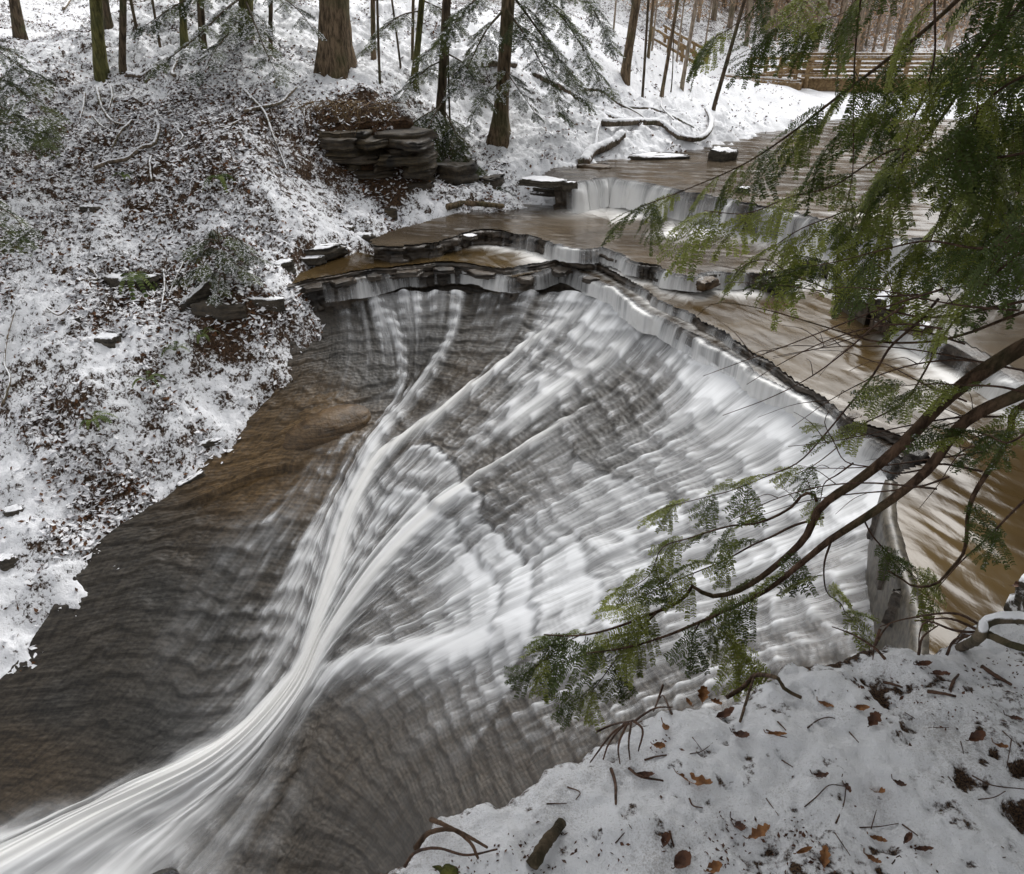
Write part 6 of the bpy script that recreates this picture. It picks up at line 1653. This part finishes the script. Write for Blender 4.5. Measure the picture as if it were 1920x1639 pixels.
# branch and twig tangle on the brink
def brink(pts, lifts):
    return [bank_pt(a, b, .01) + [0, 0, l] for (a, b), l in zip(pts, lifts)]
stick("fallen_branch", brink(z8((365,790),(440,760),(490,725),(590,735),(640,765),(720,785)), (0, .02, .04, .035, .015, 0)), .008, .005, "crooked brown branch lying along the brink", "branch", mat='limb', seed=950, subs=[brink(z8((490,725),(470,780),(430,905)), (.04, .02, 0))])
for i, (p, l, lab) in enumerate([
    (z7((1330,985),(1400,975),(1500,965)), (.03, .05, .05), "brown stem along the top of the twig tangle"),
    (z7((1480,975),(1400,1010),(1300,1100)), (.05, .04, 0), "long stem sweeping left from the twig tangle"),
    (z7((1460,975),(1390,1040),(1360,1090)), (.05, .03, 0), "short stem under the sweeping one"),
    (z7((1470,975),(1430,1060),(1440,1110)), (.05, .03, 0), "stem curving down in the middle of the tangle"),
    (z7((1490,970),(1480,1050),(1490,1090)), (.05, .03, 0), "right-hand stem of the tangle"),
    (z7((1500,965),(1545,1000),(1530,1050)), (.05, .04, 0), "hooked stem at the right of the tangle"),
    (z7((1505,920),(1600,880),(1690,860)), (.01, .03, .02), "stem leading right toward the brink leaves"),
    (z7((1640,790),(1620,840),(1600,880)), (.06, .04, .02), "stem standing against the water at the brink"),
    (z7((1690,880),(1640,830),(1610,850)), (.01, .05, .02), "curled stem at the brink")]):
    stick("dead_stem", brink(p, l), .0038, .0018, lab, "stem", mat='twig', n=16, sides=5, group="tangle of dead stems on the brink", seed=960 + i)
stick("fallen_branch", brink(z7((535,1400),(600,1440),(700,1490),(800,1540)), (.02, .03, .03, .02)), .006, .003, "brown branch with side twigs at the lower left of the bank", "branch", mat='limb', seed=971)
stick("fallen_branch", brink(z7((460,1515),(530,1480),(640,1490),(720,1530),(760,1590)), (.0, .03, .05, .04, .02)), .007, .003, "arched reddish branch at the lower left corner of the bank", "branch", mat='limb', seed=972)
stick("fallen_branch", brink(z7((405,1605),(460,1560),(560,1550),(700,1570),(850,1545)), (.0, .02, .03, .02, .02)), .004, .002, "thin dark branch under the arched one", "branch", mat='twig', seed=973)
# strip of bark with a shadowed slit, and the mossy hummock
pa = bank_pt(998, 1622, .012); pb = bank_pt(1052, 1540, .02)
stick("bark_strip", [pa, (pa + pb) / 2 + [0, 0, .015], pb], .016, .012, "rotten dark wood strip edged with snow near the lower left", "bark", mat='bark_dark', seed=980, n=16)
def mound(u, v, r, h, label, mat, seed):
    P = bank_pt(u, v); n, m = 14, 26
    rr = np.linspace(0, 1, n)[:, None]; a = np.linspace(0, 2 * math.pi, m, endpoint=False)[None]
    X = rr * np.cos(a) * r; Y = rr * np.sin(a) * r * .7; Z = h * (1 - rr ** 2) + .02 * (fbm(X * 30 + 9, Y * 30, 3, seed) - .5) - .01
    i = np.arange(n * m).reshape(n, m); j = np.roll(i, -1, 1)
    o = obj("moss_clump", make_mesh("moss_clump", np.stack([X, Y, Z], -1).reshape(-1, 3), np.stack([i[:-1], i[1:], j[1:], j[:-1]], -1).reshape(-1, 4), M[mat]), loc=P)
    return tag(o, label, "moss")
mound(838, 1652, .07, .012, "mossy patch bare of snow at the bottom border", 'moss', 5)
# crumbs of bark, needles and frass scattered on the snow: uncountable
rg = np.random.RandomState(5)
n = 3600
x = rg.uniform(-.5, 2.1, n * 4); y = rg.uniform(.55, 2.1, n * 4)
d, a, sg = pldist(EWs, x, y); ok = (-sg * d > .05) & (rg.rand(n * 4) < np.clip((fbm(x * 6, y * 6, 3, 412) - .50) * 5, .03, 1))
x, y = x[ok], y[ok]
V = leaf_quads(x, y, bank_z(x, y), .0036 + .005 * rg.rand(len(x)) ** 3, .5, .001, 6); tri = np.arange(len(x))[:, None] * 4
o = obj("litter_crumbs", make_mesh("litter_crumbs", V.reshape(-1, 3), np.concatenate([tri + [0, 1, 2], tri + [0, 2, 3]]), M['leaf_dark'], smooth=False)); tag(o, "dark crumbs of bark and needles on the near snow", kind='stuff')
# arched snowy branch and bare shrub at the right of the bank
A = [bank_pt(1800, 1215, .0)] + [at_d(u, v, d) for u, v, d in [(1838,1188,2.05),(1848,1160,2.05),(1885,1150,2.02),(1930,1152,2.0),(1990,1170,1.95)]]
stick("fallen_branch", A, .014, .016, "thick arched branch capped with snow at the right border", "branch", mat='log', seed=990)
A = [at_d(u, v, d) for u, v, d in [(1842,1186,2.06),(1875,1200,2.0),(1920,1214,1.95),(1990,1225,1.9)]]
stick("fallen_branch", A, .010, .010, "dark branch under the arched snowy one at the right border", "branch", mat='bark_dark', seed=991)
sh = bank_pt(1700, 1240, .0)
shrub = empty("bare_shrub", sh, "bare thin shrub leaning over the weir from the bank", "shrub")
for i, p in enumerate([[(1840,1186),(1790,1182),(1740,1165),(1725,1185),(1722,1228)], [(1840,1184),(1780,1160),(1715,1165)], [(1850,1180),(1790,1150),(1700,1160),(1650,1175)], [(1722,1228),(1730,1195),(1760,1172)], [(1650,1180),(1640,1210),(1636,1240)], [(1640,1210),(1655,1185),(1668,1170)], [(1775,1228),(1790,1200),(1830,1188)], [(1660,1236),(1640,1215),(1600,1190),(1560,1175)]]):
    W = [at_d(u, v, 2.15 + .02 * q) for q, (u, v) in enumerate(p)]
    Q = resample(W, 16); V, F = tube(Q - sh, np.linspace(.0045, .0015, 16), 5, .08); obj("stem", Bag().add(V, F).mesh("stem", [M['twig']]), shrub)
# snow-covered point of bank beyond, at the right border
P = at_z(1935, 1150, .05)
stone("snowy_bank_stone", 1940, 1140, 90, 90, "bright snow-covered rock at the right border beside the brown pool", "rock", 995, mat='slab_snowy', P=P, depth=.9, sink=.1)
o = obj("leaf", leaf_mesh(.14, .07, .7, .4, .6, 996, 'leaf_dark'), loc=at_z(1898, 1098, .32)); tag(o, "dark red leaf cluster against the snow-covered rock at the right border", "leaf")
